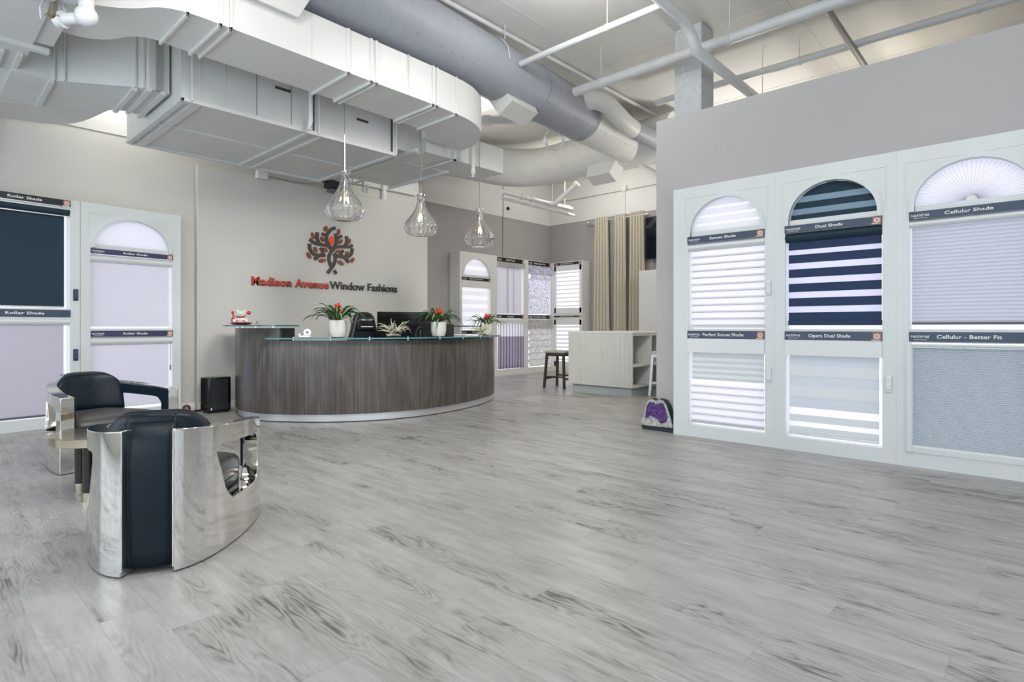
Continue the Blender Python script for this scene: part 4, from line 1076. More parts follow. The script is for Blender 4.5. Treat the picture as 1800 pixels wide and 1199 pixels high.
# monitor, box tower, keyboard, printer on the worktop
m_ = root('computer_monitor', (5.18, 6.98, .75), -.42, 'large black computer monitor behind the middle bromeliad', 'monitor')
mb = MB(); n = 14
out = [[(x, .06*(x/.42)**2*-1, z) for z in (.13, .62)] for x in [-.42+.84*i/n for i in range(n+1)]]
inn = [[(p[0], p[1]+.035, p[2]) for p in row] for row in out]
mb.slab(out, inn, lambda i, j: True); mb.build('screen_housing', M['black_gloss'], m_, smooth=True)
MB().lathe([(.13, 0), (.13, .008), (.03, .014), (.022, .02), (.022, .3)], 24, (0, .06, 0)).build('stand', M['black'], m_, smooth=True)
m_ = root('headphones', (5.10, 6.52, .75), .2, 'black headphones with pinkish ear cup on a stand in front of the monitor', 'headphones')
MB().lathe([(.06, 0), (.06, .008), (.01, .012), (.01, .36)], 16).build('stand', M['grey_plastic'], m_, smooth=True)
MB().tube([(.10*math.sin(a), 0, .27+.13*math.cos(a)) for a in [-2.0+4.0*i/16 for i in range(17)]], .010, 8).build('headband', M['dark_wood'], m_, smooth='full')
for s_ in (-1, 1): MB().sphere((s_*.095, 0, .225), .042, sc=(.5, 1, 1.1), n=12).build('ear_cup', M['black'], m_, smooth='full')
m_ = root('computer_tower', (5.54, 6.47, .75), -.3, 'black box computer right of the middle bromeliad pot', 'computer')
MB().box(-.10, .10, -.05, .30, 0, .44).build('case', M['black'], m_, bevel=.006)
m_ = root('printer', (5.98, 6.72, .75), -.25, 'grey and black printer with white buttons near the right end of the desk', 'printer')
MB().box(-.25, .25, -.16, .20, 0, .20).build('body', M['grey_plastic'], m_, bevel=.012)
MB().box(-.22, .22, -.14, .16, .20, .27).build('scanner_lid', M['black'], m_, bevel=.008)
MB().box(-.20, .20, -.26, -.155, .05, .065).build('paper_tray', M['grey_plastic'], m_)
MB().box(-.20, .05, -.152, -.10, .272, .285).build('paper_feed', M['trim'], m_)
for k in range(3): MB().box(.08+k*.035, .10+k*.035, -.168, -.16, .15, .17).build('button', M['letter'], m_)
m_ = root('glass_shelf', (6.45, 7.16, 0), -.9, 'small glass shelf on black posts behind the last bromeliad', 'shelf')
MB().box(-.30, .34, -.12, .12, 1.16, 1.172).build('glass_plate', M['glass_top'], m_)
for x, y in ((-.28, -.1), (-.28, .1), (.32, -.1), (.32, .1)): MB().tube([(x, y, .75), (x, y, 1.16)], .008, 8).build('post', M['black'], m_)
MB().box(-.30, .34, -.122, -.118, 1.15, 1.165).build('front_rail', M['black'], m_)

# black floor speaker + small ornament left of the desk
s = root('loudspeaker', (2.97, 8.24, 0), .10, 'black upright loudspeaker on the floor between feature panel and desk', 'loudspeaker')
mb = MB().prism([(-.155, -.13), (.10, -.16), (.16, -.10), (.16, .11), (-.155, .11)], .012, .475)
mb.build('cabinet', M['black_gloss'], s, bevel=.02, segs=3, smooth=True)
MB().prism([(-.13, -.138), (.09, -.163), (.09, -.155), (-.13, -.13)], .05, .45).build('grille', M['black'], s)
MB().box(-.13, -.115, -.145, -.137, .045, .075).build('maker_mark', M['trim'], s)
for x in (-.11, .10): MB().box(x-.02, x+.02, -.08, .08, 0, .013).build('rubber_foot', M['black'], s)
o = root('stone_ornament', (2.68, 8.46, 0), 0, 'small round brown polished stone on the floor by the baseboard', 'ornament')
MB().sphere((0, 0, .052), .052, n=16).build('stone', mat('brown_stone', (.10, .045, .028), .25), o, smooth='full')
MB().sphere((-.01, -.05, .055), .022, n=10, sc=(1, .3, 1)).build('pale_spot', M['copper'], o, smooth='full')
MB().box(.08, .17, -.05, -.02, 0, .025).build('black_stand', M['black'], o)

# ------------------------------------------------------------------ lounge chairs
HALF = [(.105, 0), (.155, .03), (.22, .10), (.275, .20), (.318, .30), (.352, .40), (.385, .52), (.412, .66), (.425, .80)]
def lounge_chair(loc, rz, label):
    r = root('lounge_chair', (loc[0], loc[1], 0), rz, label, 'armchair', 'polished steel lounge chairs')
    C = smooth_curve([(a, b, 0) for a, b in HALF], 5)
    pts = [Vector((p.x, p.y)) for p in C]; K = len(pts)
    S = along(pts); Ltot = S[-1]
    def at(s):
        s = max(0, min(Ltot, s))
        for i in range(K-1):
            if S[i+1] >= s: t = (s-S[i])/(S[i+1]-S[i]); return pts[i]*(1-t)+pts[i+1]*t, (pts[i+1]-pts[i]).normalized()
        return pts[-1], (pts[-1]-pts[-2]).normalized()
    for side in (-1, 1):
        # columns along the curve, rows in height
        NC = 40; hs, he = .235, Ltot-.085           # window from s=hs to s=he
        cols = [0, .012, .04, .08, .12, .16, .20]+[hs+(he-hs)*t for t in (0, .015, .04, .08, .13, .2, .3, .4, .5, .6, .7, .8, .87, .92, .96, .985, 1)]+[he+.03, he+.07, Ltot-.008, Ltot]
        def topz(s): return .672-.075*(s/Ltot)
        def lowz(t):
            base = .245
            if t < .12: base += .07*(1-t/.12)**2.6
            if t > .8: base += .07*((t-.8)/.2)**2.6
            return base
        def hiz(t):
            b_ = .552-.035*t
            if t < .08: b_ -= .02*(1-t/.08)**2
            if t > .85: b_ -= .05*((t-.85)/.15)**2.4
            return b_
        rows_out = []; rows_in = []; inwin = []
        for s_ in cols:
            t = (s_-hs)/(he-hs); tt = min(1, max(0, t)); w0 = 0 <= t <= 1
            zl, zh = lowz(tt), hiz(tt)
            zs = [.006, .03, zl*.5, zl, zl+(zh-zl)*.33, zl+(zh-zl)*.66, zh, (zh+topz(s_))/2, topz(s_)-.012, topz(s_)]
            ro = []; ri = []
            for z in zs:
                # the rear edge of the window leans: shift columns forward low down
                lean = max(0, (.54-z))/.30*.115; wgt = 1-tt if w0 else (max(0, s_/hs) if s_ < hs else 0)
                ss = s_+lean*wgt*(1 if z > .0 else 0)
                p, tg = at(ss); nrm = Vector((tg.y, -tg.x))      # outward (to +x)
                th = .085 if s_ > .02 else .085
                flare = .006*(1-z/.67)
                a = p+nrm*flare; b = p-nrm*th
                ro.append((side*a.x, a.y, z)); ri.append((side*b.x, b.y, z))
            rows_out.append(ro); rows_in.append(ri); inwin.append(w0)
        def mask(i, j): return not (inwin[i] and inwin[i+1] and 3 <= j < 6)
        mb = MB(); mb.slab(rows_out, rows_in, mask)
        sh = mb.build('steel_side_shell', M['steel'], r, smooth=True, bevel=.004, segs=2, angle=32)
        sh['label'] = 'mirror polished steel side with arm opening'
        # leather lining inside the arm
        li = [[(p[0]-side*.004 if True else p[0], p[1], p[2]) for p in row] for row in rows_in]
        def shift(row, d):
            return row
        lo = []; l2 = []
        for ro, ri in zip(rows_out, rows_in):
            a_ = []; b_ = []
            for po, pi in zip(ro, ri):
                d = (Vector(pi)-Vector(po)); d.z = 0; d.normalize()
                a_.append(Vector(pi)+d*.0005); b_.append(Vector(pi)+d*.010)
            lo.append(a_); l2.append(b_)
        mb = MB(); c0 = 4
        def mask2(i, j): return mask(i, j) and i >= c0 and j >= 3 and j < 8 and cols[i+1] < he+.085
        mb.slab(lo, l2, mask2); mb.build('leather_lining', M['leather'], r, smooth=True)
        # steel stand foot edge
        MB().tube([(side*(pts[0].x-.001), -.001, .03), (side*(pts[0].x-.001), -.001, .665)], .006, 8).build('edge_bead', M['steel'], r, smooth=True)
    # rear leather column, rounding over the top
    out = []; inn = []; nx = 14; prof = [(.02, .03), (.02, .10), (.012, .25), (.006, .42), (.008, .55), (.016, .62), (.04, .665), (.075, .69), (.12, .70)]
    for i in range(nx+1):
        u = -1+2*i/nx; x = u*.099; e = (abs(u)**6)*.02; row = []; row2 = []
        for y, z in prof: row.append((x, y+e+.008*u*u, z)); row2.append((x, .16, min(z, .64)))
        out.append(row); inn.append(row2)
    mb = MB(); mb.slab(out, inn, lambda i, j: True); bc = mb.build('leather_back_strip', M['leather'], r, smooth='full')
    # back cushion: wide rounded pad, its top folded over the steel rim
    out = []; inn = []; nx = 36; nz = 20
    for i in range(nx+1):
        u = -1+2*i/nx; row = []; row2 = []
        for j in range(nz+1):
            v = j/nz; wz = .40+.345*v
            hw = .242*(1-.24*max(0, (v-.35)/.65)**3.2)
            th = .062*math.sqrt(max(0.02, 1-abs(u)**5))*math.sqrt(max(.03, 1-abs(2*v-1)**7))
            x = u*hw; z = wz-.050*abs(u)**4.5*v**3
            yc = .145+.020*(1-v)*0+.10*(abs(u)**2.2)+.07*(1-v)
            row.append((x, yc-th, z)); row2.append((x, yc+th*1.05, z))
        out.append(row); inn.append(row2)
    mb = MB(); mb.slab(out, inn, lambda i, j: True); mb.build('back_cushion', M['leather'], r, smooth='full')
    for s_ in (-1, 1):
        MB().tube([(s_*.105, .055, .672), (s_*.102, .062, .700), (s_*.098, .085, .730)], .0035, 6).build('piping', M['piping'], r, smooth='full')
    MB().tube([(-.15, .125, .722), (-.10, .100, .733), (0, .090, .737), (.10, .100, .733), (.15, .125, .722)], .003, 6).build('piping', M['piping'], r, smooth='full')
    # seat
    inn2 = [Vector((p.x-.098, p.y+.0)) for p in pts if p.y > .20]
    front = .755
    P = [(-p.x, p.y) for p in reversed(inn2) if p.y < front]
    P = [(-inn2[0].x*.6, .19)]+[(-p.x, p.y) for p in inn2 if p.y < front-.05]
    P += [(-.315, front-.02), (-.27, front+.02), (0, front+.045), (.27, front+.02), (.315, front-.02)]
    P += [(p.x, p.y) for p in reversed([q for q in inn2 if q.y < front-.05])]+[(inn2[0].x*.6, .19)]
    sb = MB().prism(P, .07, .30).build('seat_base', M['leather'], r, bevel=.02, segs=3, smooth=True)
    # domed cushion on top
    n = len(P); cxm, cym = 0, .47; vs = []; rings = [(1.0, .30), (1.012, .33), (1.0, .365), (.94, .392), (.8, .412), (.55, .425), (.25, .430)]
    for k, z in rings: vs += [(cxm+(x-cxm)*k, cym+(y-cym)*k, z) for x, y in P]
    vs.append((cxm, cym, .431)); fs = [(a*n+i, a*n+(i+1) % n, (a+1)*n+(i+1) % n, (a+1)*n+i) for a in range(len(rings)-1) for i in range(n)]
    fs += [((len(rings)-1)*n+i, (len(rings)-1)*n+(i+1) % n, len(vs)-1) for i in range(n)]
    MB().add(vs, fs).build('seat_cushion', M['leather_seat'], r, smooth='full')
    MB().prism([(x*.9, .47+(y-.47)*.9) for x, y in P], .0, .07).build('plinth', M['black'], r)
    return r
lounge_chair((.80, 3.045), -.4712, 'polished steel and navy leather lounge chair nearest the camera, its back to us')
far_chair = lounge_chair((1.12, 6.50), math.radians(-166), 'polished steel and dark leather lounge chair facing us before the roller shades')

far_chair.scale = (1.08, 1.05, 1.0)
# side table
t = root('side_table', (1.04, 4.83, 0), 0, 'round brass-rimmed side table on glossy dark column legs between the lounge chairs', 'table')
MB().lathe([(.335, .362), (.345, .366), (.345, .416), (.340, .420)], 64).build('table_top', M['brass'], t, smooth=True)
for a, b in ((-.16, -.20), (-.145, .12), (.13, -.03), (.06, .2)):
    l = MB().lathe([(.037, .06), (.037, .362)], 24, (a, b, 0)).build('leg', M['ebony'], t, smooth=True)
    MB().lathe([(.038, 0), (.038, .06)], 24, (a, b, 0)).build('brass_foot', M['brass'], l, smooth=True)

# ------------------------------------------------------------------ pendants
def pendant(x, y, zb, label):
    r = root('pendant_light', (x, y, zb), 0, label, 'pendant light', 'ribbed glass pendants over the desk')
    r.scale = (1, 1, 1.09)
    prof = [(.020, 0.0), (.10, .003), (.148, .014), (.182, .038), (.204, .075), (.211, .108), (.201, .15), (.172, .195), (.136, .24), (.102, .285), (.074, .335), (.054, .39), (.043, .44), (.040, .475), (.058, .492), (.060, .498)]
    full = [(r_, z, 1) for r_, z in prof]+[(r_-.007, z+.002, 0) for r_, z in reversed(prof[1:])]+[(.014, .006, 0)]
    gm = MB(); nn = 180; gv = []
    for r_, z, k in full+[full[0]]:
        for j in range(nn):
            a = 2*PI*j/nn; f_ = min(1, max(0, (.46-z)/.3)); rr = r_*(1+(.045*f_*abs(math.cos(11*a)) if k else 0)); gv.append((rr*math.cos(a), rr*math.sin(a), z))
    gm.add(gv, [(i*nn+j, i*nn+(j+1) % nn, (i+1)*nn+(j+1) % nn, (i+1)*nn+j) for i in range(len(full)) for j in range(nn)])
    gm.build('glass_shade', M['glass'], r, smooth='full')
    MB().lathe([(.018, .30), (.02, .36), (.02, .43), (.008, .46)], 16).build('socket', M['chrome'], r, smooth=True)
    b = MB().lathe([(.008, .17), (.022, .185), (.028, .22), (.022, .27), (.014, .30)], 20).build('bulb', M['bulb_glass'], r, smooth=True)
    MB().tube([(-.006, 0, .20), (-.004, 0, .265), (.004, 0, .265), (.006, 0, .20)], .0042, 6).build('filament', M['bulb'], b)
    MB().lathe([(.06, .490), (.061, .503), (.02, .510)], 24).build('cap', M['chrome'], r, smooth=True)
    MB().tube([(0, 0, .50), (0, 0, (ZC-zb)/1.09)], .0065, 8).build('stem', M['chrome'], r, smooth=True)
    l = point('pendant_bulb_light', (x, y, zb+.235), 13, (1.0, .74, .50), .03)
    return r
pendant(3.46, 5.79, 2.345, 'ribbed clear glass pendant light, leftmost and nearest of three over the desk')
pendant(4.74, 6.05, 2.345, 'ribbed clear glass pendant light, middle of three over the desk')
pendant(5.80, 6.04, 2.309, 'ribbed clear glass pendant light, rightmost of three over the desk')

# ------------------------------------------------------------------ air ducts
def flange_y(mb, x, y0, y1, z, w_=.035, h=.03): mb.box(x-w_/2, x+w_/2, y0-.012, y1+.012, z-h, z)
# upper rectangular duct with a sideways jog at its left and a quarter-turn at its right end
near = [(.70,5.50),(.95,5.36),(1.15,5.24),(1.28,5.12),(1.38,4.99),(1.50,4.92),(1.62,4.90),(1.80,4.90),(3.0,4.93),(4.05,4.95),(4.40,4.98)]
near = [(p.x, p.y) for p in smooth_curve([(a, b, 0) for a, b in near], 4)]
far = [(.70,5.95),(.95,5.99),(1.12,5.96),(1.25,5.86),(1.34,5.70),(1.42,5.61),(1.54,5.57),(1.80,5.60),(3.0,5.62),(4.05,5.66),(4.40,5.68)]
far = [(p.x, p.y) for p in smooth_curve([(a, b, 0) for a, b in far], 4)]
turn = [(4.40+.98*math.sin(a), 5.96-.98*math.cos(a)) for a in [PI/2*i/14 for i in range(15)]]
inner = [(4.40+.28*math.sin(a), 5.96-.28*math.cos(a)) for a in [PI/2*i/8 for i in range(9)]]
d = root('rectangular_duct', (0, 0, 3.6), 0, 'long white rectangular air duct with a rounded right end, upper of two', 'air duct', 'rectangular air ducts')
MB().prism(near+turn+list(reversed(inner))+list(reversed(far)), 0, .42).build('duct_body', M['duct_white'], d, smooth=True, angle=30)
def clip_joint(par, x, y0, y1, zt, zb=0, w_=.032, name='joint_flange', two=False, m='duct_white'):
    mb = MB(); mb.box(x-w_/2, x+w_/2, y0-.022, y1+.012, zb-.028, zb+.001); mb.box(x-w_/2, x+w_/2, y0-.022, y0+.001, zb-.028, zt)
    return mb.build(name, M[m], par, bevel=.003)
for x, a, b in ((1.56, 4.91, 5.57), (1.80, 4.90, 5.60), (1.88, 4.90, 5.60), (2.98, 4.93, 5.62), (3.24, 4.935, 5.63), (3.30, 4.935, 5.63), (4.04, 4.95, 5.66), (4.10, 4.955, 5.66), (4.40, 4.98, 5.68)):
    clip_joint(d, x, a, b, .42, w_=.022)
for x in (2.25, 2.6, 3.7): MB().box(x-.002, x+.002, 4.915, 4.95, 0, .42).build('seam', M['duct'], d)
# lower wide duct
d = root('rectangular_duct', (0, 0, 3.35), 0, 'wide pale rectangular air duct above the logo wall, lower of two', 'air duct', 'rectangular air ducts')
MB().box(1.88, 4.36, 6.09, 7.98, 0, .85).build('duct_body', M['duct'], d)
for x in (1.90, 2.02, 3.19, 3.36, 4.34): clip_joint(d, x, 6.09, 7.98, .85 if x > 4 else .0, w_=.05 if x != 2.02 else .09, m='duct')
MB().box(1.9, 3.15, 7.00, 7.04, -.02, 0).build('seam', M['duct'], d); MB().box(3.40, 4.33, 7.00, 7.04, -.02, 0).build('seam', M['duct'], d)
MB().box(1.9, 4.36, 6.06, 6.10, -.03, .012).build('edge_angle', M['duct'], d); MB().box(1.9, 4.36, 7.96, 8.0, -.03, .012).build('edge_angle', M['duct'], d)
for x in (2.05, 2.28, 2.60, 2.98, 3.62, 4.18): MB().box(x-.004, x+.004, 6.084, 6.092, .01, .85).build('seam', M['pipe_dark'] if x in (2.60, 2.98) else M['duct'], d)
for x in (3.24, 4.30): MB().box(x-.008, x+.008, 6.075, 6.092, .0, .85).build('open_joint', M['seam_dark'], d)
for x0_, x1_, z_ in ((2.80, 2.97, .37), (3.80, 3.96, .29)): MB().box(x0_, x1_, 6.082, 6.092, z_, z_+.028).build('slot', M['seam_dark'], d)
for x, y in ((1.96, 6.03), (3.28, 6.03), (4.34, 6.03), (1.96, 8.05), (4.34, 8.05)): MB().tube([(x, y, -.02), (x, y, ZC-3.35)], .008, 6).build('hanger_rod', M['pipe'], d)
# transition piece at the left, tapering
d = root('duct_transition', (0, 0, 3.45), 0, 'angled grey duct piece joining the lower wide duct at the upper left', 'air duct', 'left duct pieces')
MB().prism([(.72,6.80),(1.0,6.80),(1.68,6.34),(1.86,6.36),(1.86,7.25),(1.70,7.18),(1.0,7.70),(.72,7.75)], 0, .72).build('duct_body', M['duct'], d)
for a, b in (((1.58,6.42),(1.60,7.24)), ((1.68,6.33),(1.70,7.18)), ((1.80,6.33),(1.82,7.24)), ((1.0,6.78),(1.02,7.70))): MB().obox(a, b, .04, -.03, .0).build('joint_flange', M['duct'], d)
for x, y in ((1.02,6.77), (1.09,6.725), (1.58,6.395), (1.64,6.36)): MB().box(x-.006, x+.006, y-.01, y+.02, 0, .72).build('seam', M['duct'], d)
MB().box(1.74, 1.80, 6.33, 6.36, 0, .72).build('open_joint', M['pipe_dark'], d)
# piece along the wall
d = root('duct_offset', (0, 0, 3.5), 0, 'curved grey duct bend low along the left wall beneath the ceiling', 'air duct', 'left duct pieces')
o1 = smooth_curve([(-1.4,8.60,0),(.5,8.60,0),(1.02,8.54,0),(1.26,8.43,0),(1.42,8.22,0),(1.50,7.96,0),(1.56,7.62,0),(1.60,7.40,0)], 6)
o2 = smooth_curve([(-1.4,7.95,0),(.5,7.95,0),(.80,7.95,0),(.95,7.90,0),(1.05,7.80,0),(1.10,7.68,0),(1.12,7.55,0),(1.14,7.45,0)], 6)
MB().prism([(p.x, p.y) for p in o1]+[(p.x, p.y) for p in reversed(o2)], 0, .35).build('duct_body', M['duct'], d, smooth=True, angle=30)
# big plenum at top left
d = root('duct_plenum', (0, 0, 3.5), 0, 'large blue-grey duct box filling the top left corner of the picture', 'air duct', 'left duct pieces')
MB().box(-1.9, .79, 4.55, 6.95, 0, .55).build('duct_body', M['duct'], d)
for y in (6.22,): MB().box(-1.9, .90, y-.03, y+.03, -.035, .005).build('joint_flange', M['duct'], d)
for x in (.74, .62, .50): MB().box(x-.018, x+.018, 6.45, 6.96, -.03, 0).build('joint_flange', M['duct'], d)
MB().box(.79, .92, 5.0, 6.16, .02, .7).build('collar', M['duct'], d)
# duct box at the right end of the lower run
d = root('duct_box', (0, 0, 3.49), 0, 'white duct box hanging behind the rounded duct end', 'air duct', 'box ducts above the desk')
MB().box(4.85, 6.34, 6.08, 6.64, 0, .37).build('duct_body', M['duct_white'], d)
MB().box(4.40, 5.6, 6.64, 7.95, -.02, .5).build('rear_body', M['duct'], d)
MB().box(4.40, 4.86, 6.20, 6.64, -.02, .5).build('neck', M['duct'], d)
mb = MB(); mb.box(5.28, 5.32, 6.0, 6.75, -.04, -.02).box(5.28, 5.32, 6.0, 6.02, -.04, 1.4); mb.build('hanger_channel', M['pipe'], d)
mb = MB(); mb.box(4.62, 4.66, 6.0, 8.1, -.06, -.02); mb.build('hanger_channel', M['pipe'], d)
mb = MB(); mb.box(5.58, 5.62, 6.5, 8.0, -.06, -.02); mb.build('hanger_channel', M['pipe'], d)

def spiral(pts, r, name, par, m, pitch=.17, n=40):
    """round duct with raised spiral lock-seam"""
    P = [Vector(p) for p in pts]; body = MB().tube(P, r, n).build(name, m, par, smooth=True, angle=50)
    sm = MB(); L = sum((b-a).length for a, b in zip(P[:-1], P[1:])); q = []
    steps = int(L/pitch*18)
    segs = [(a, b, (b-a).length) for a, b in zip(P[:-1], P[1:])]
    for i in range(steps+1):
        s_ = L*i/steps; k = 0
        while k < len(segs)-1 and s_ > segs[k][2]: s_ -= segs[k][2]; k += 1
        a, b, l = segs[k]; t = (b-a).normalized(); c = a+t*s_; u = t.cross(Vector((0,0,1))).normalized(); v = u.cross(t)
        an = 2*PI*i/18; q.append(c+u*math.cos(an)*(r+.001)+v*math.sin(an)*(r+.001))
    sm.tube(q, .0035, 4, cap=False).build('spiral_seam', m, body, smooth='full')
    return body
# main round duct
R1 = [(1.35, 4.965, 4.44), (2.98, 5.03, 4.44), (7.35, 5.36, 4.44)]
d = root('spiral_duct', (0, 0, 0), 0, 'large round spiral duct with its cross duct and small elbowed branch below the ceiling', 'air duct')
spiral(R1, .355, 'duct_body', d, M['duct_lilac'])
spiral([(7.35, 5.36, 4.44), (9.0, 5.46, 4.44)], .362, 'end_section', d, M['duct_white'], pitch=.16)
for x, y in ((7.36, 5.36), (6.05, 5.26)):
    MB().tube([(x-.012, y, 4.44), (x+.012, y+.002, 4.44)], .366, 40).build('draw_band', M['pipe_dark'] if x > 7 else M['duct_lilac'], d, smooth=True)
# supply register boxes on it
def register(par, pts, name='register_box', m='duct_white'):
    MB().add(pts, [(0,3,2,1),(4,5,6,7),(0,1,5,4),(1,2,6,5),(2,3,7,6),(3,0,4,7)]).build(name, M[m], par, bevel=.004)
def reg_at(par, c, ux, L, w_, dpt, ang, m='duct_white'):
    """box of length L along unit vector ux, protruding dpt below, tilted by ang about ux"""
    ux = Vector(ux).normalized(); dn = Vector((0, 0, -1)); sd = ux.cross(dn).normalized()
    d_ = dn*math.cos(ang)+sd*math.sin(ang); s_ = sd*math.cos(ang)-dn*math.sin(ang)
    c = Vector(c); P = []
    for k, ll in ((0, 1.0), (1, .80)):
        for a, b in ((-1,-1),(1,-1),(1,1),(-1,1)): P.append(c+ux*a*L/2*ll+s_*b*w_/2+d_*dpt*k)
    register(par, P, m=m)
reg_at(d, (2.05, 5.0, 4.16), (1, .02, 0), 1.0, .40, .22, .25)
reg_at(d, (5.62, 5.27, 4.22), (1, .08, 0), .70, .26, .30, -.55)
# cross duct running to the back wall and turning left
arc = [(8.2+.85*math.cos(a), 7.35+.85*math.sin(a), 4.42) for a in [PI/2*i/8 for i in range(9)]]
spiral([(9.05, 4.6, 4.42)]+arc+[(5.2, 8.20, 4.28)], .375, 'cross_duct', d, M['duct_white'], pitch=.2)
reg_at(d, (8.93, 5.95, 4.10), (0, 1, 0), .62, .26, .30, .5)
# small branch duct
MB().tube(smooth_curve([(6.95, 5.25, 4.50), (7.05, 4.98, 4.52), (7.20, 4.82, 4.48), (7.45, 4.78, 4.38), (7.72, 4.78, 4.30), (8.0, 4.80, 4.28)], 3)+[Vector((11.9, 4.80, 4.28))], .135, 24).build('branch_duct', M['duct_white'], d, smooth=True, angle=50)
MB().tube([(8.0, 4.80, 4.28), (11.8, 4.80, 4.28)], .142, 24).build('outer_sleeve', M['duct_lilac'], d, smooth=True)
# white ceiling-hung unit at the right of duct end + stub pipe
d = root('pipe_stub', (0, 0, 0), 0, 'short white pipe with coupling beside the rounded duct end', 'pipe', 'sprinkler pipes')
MB().tube([(5.85, 6.05, 4.16), (6.32, 5.40, 4.16)], .062, 16).build('tube', M['pipe'], d, smooth=True)
MB().tube([(5.87, 6.03, 4.16), (5.93, 5.95, 4.16)], .085, 8).build('coupling', M['pipe'], d)

# ------------------------------------------------------------------ pipes
def pipe(label, pts, r, m='pipe', hang=(), group='sprinkler pipes', elbows=True):
    p = root('sprinkler_pipe', (0, 0, 0), 0, label, 'pipe', group)
    MB().tube(pts, r, 16).build('tube', M[m], p, smooth=True, angle=50)
    for x, y, z in hang:
        MB().tube([(x, y, z+r), (x, y, ZC)], .006, 6).build('hanger_rod', M['pipe'], p)
        t_ = (Vector(pts[1])-Vector(pts[0])).normalized()
        c = Vector((x, y, z)); MB().tube([c-t_*.012, c+t_*.012], r+.008, 16).build('hanger_ring', M['pipe'], p, smooth=True)
    return p
pipe('thick white pipe running from the round duct across the concrete column to the upper right', [(6.42, 4.78, 4.40), (6.42, -2.5, 4.40)], .062, hang=[(6.42, 4.35, 4.40), (6.42, 2.62, 4.40), (6.42, .9, 4.40)])
pipe('white pipe with two bends dropping behind the grey wall in front of the column', [(1.0, 2.86, 4.52), (5.75, 2.86, 4.45), (5.97, 2.86, 4.36), (6.08, 2.85, 4.22), (11.5, 2.85, 4.20)], .055, hang=[(8.1, 2.85, 4.2)])
pipe('slim white branch pipe between the bent pipe and the large round duct', [(5.36, 2.9, 4.45), (5.36, 4.84, 4.45)], .036, hang=[(5.36, 3.55, 4.45)])
pipe('grey pipe following the top of the large round duct', [(2.5, 4.97, 4.835), (11.9, 5.0, 4.835)], .028, hang=[], m='pipe')
pipe('pale green-grey pipe behind the top of the grey wall, at the upper right', [(8.0, 4.4, 4.60), (8.0, -2.5, 4.60)], .050, hang=[(8.0, 2.35, 4.60), (8.0, .55, 4.60)])
pipe('dark grey pipe end dropping behind the grey wall right of the column', [(5.9, 1.72, 4.56), (11.0, 1.72, 4.48)], .036, m='pipe_dark')
pipe('thin white pipe high above the far wall, seen left of the column', [(10.6, 6.8, 4.62), (10.6, 1.0, 4.62)], .045, hang=[(10.6, 4.95, 4.62), (10.6, 4.0, 4.62)])
# pipes against the back corner
p = pipe('white pipe run with cast fittings hanging before the back corner', [(8.1, 7.80, 3.79), (10.35, 7.80, 3.79)], .045, hang=[(9.66, 7.80, 3.79), (10.1, 7.80, 3.79)])
for x in (8.7, 9.0, 9.6, 10.2): MB().tube([(x-.03, 7.80, 3.79), (x+.03, 7.80, 3.79)], .062, 12).build('fitting', M['pipe'], p, smooth=True)
MB().tube([(9.72, 7.78, 3.80), (9.85, 7.30, 4.16)], .055, 16).build('slanted_branch', M['pipe'], p, smooth=True)
MB().tube([(9.845, 7.32, 4.145), (9.86, 7.27, 4.185)], .075, 12).build('branch_cap', M['pipe'], p, smooth=True)
pipe('second white pipe just below the fitted run before the back corner', [(8.2, 7.92, 3.70), (10.6, 7.92, 3.70)], .030, hang=[(9.3, 7.92, 3.70)])
# sprinkler heads and drops
def drop(label, x, y, z0, z1, r=.022):
    p = root('sprinkler_drop', (x, y, z0), 0, label, 'sprinkler', 'sprinkler drops')
    MB().tube([(0, 0, .10), (0, 0, z1-z0)], r, 12).build('tube', M['pipe'], p, smooth=True)
    MB().tube([(0, 0, .11), (-.025, -.02, .03)], r*1.15, 12).build('elbow', M['pipe'], p, smooth=True)
    MB().lathe([(.008, .0), (.03, .012), (.03, .016), (.008, .03), (.018, .055)], 12, (-.03, -.024, -.02)).build('sprinkler_head', M['pipe'], p, smooth=True)
drop('white sprinkler drop with angled head in front of the wide lower duct', 3.10, 5.88, 3.30, ZC)
drop('white sprinkler drop hanging below the duct box near the right pendant', 5.62, 5.98, 3.28, ZC, .028)
p = root('sprinkler_elbow', (0, 0, 0), 0, 'white pipe elbow with brass sprinkler head at the top left', 'sprinkler')
MB().tube([(.96, 5.14, 4.9), (.96, 5.14, 3.46)], .050, 16).build('riser', M['pipe'], p, smooth=True)
MB().sphere((.96, 5.14, 3.42), .075, n=16).build('elbow', M['pipe'], p, smooth='full')
MB().tube([(.96, 5.14, 3.41), (.83, 5.29, 3.40)], .040, 16).build('arm', M['pipe'], p, smooth=True)
MB().tube([(.85, 5.27, 3.40), (.82, 5.31, 3.40)], .060, 12).build('coupling', M['pipe'], p, smooth=True)
MB().lathe([(.02, 0), (.05, .02), (.03, .05), (.02, .13), (.045, .16)], 12, (.79, 5.28, 3.38)).build('sprinkler_head', M['brass'], p, smooth=True)
for s_ in (-1, 1): MB().tube([(.79+s_*.07, 5.28, 3.36), (.79+s_*.075, 5.28, 3.44), (.79+s_*.05, 5.28, 3.52)], .008, 6).build('guard_wire', M['pipe'], p, smooth='full')

# hanger straps of the round duct
def strap(x, y, label):
    p = root('duct_strap', (x, y, 0), 0, label, 'duct strap', 'duct straps')
    MB().tube([(0, .36*math.cos(a), 4.44+.372*math.sin(a)) for a in [PI*i/14*1.0 for i in range(15)]], .010, 6).build('strap', M['pipe'], p, smooth='full')
    MB().tube([(0, -.28, 4.70), (0, -.28, ZC)], .006, 6).build('rod', M['pipe'], p)
strap(5.15, 5.19, 'thin metal strap over the round duct, above the middle pendant')
strap(8.6, 5.44, 'thin metal strap over the round duct end near the far wall')
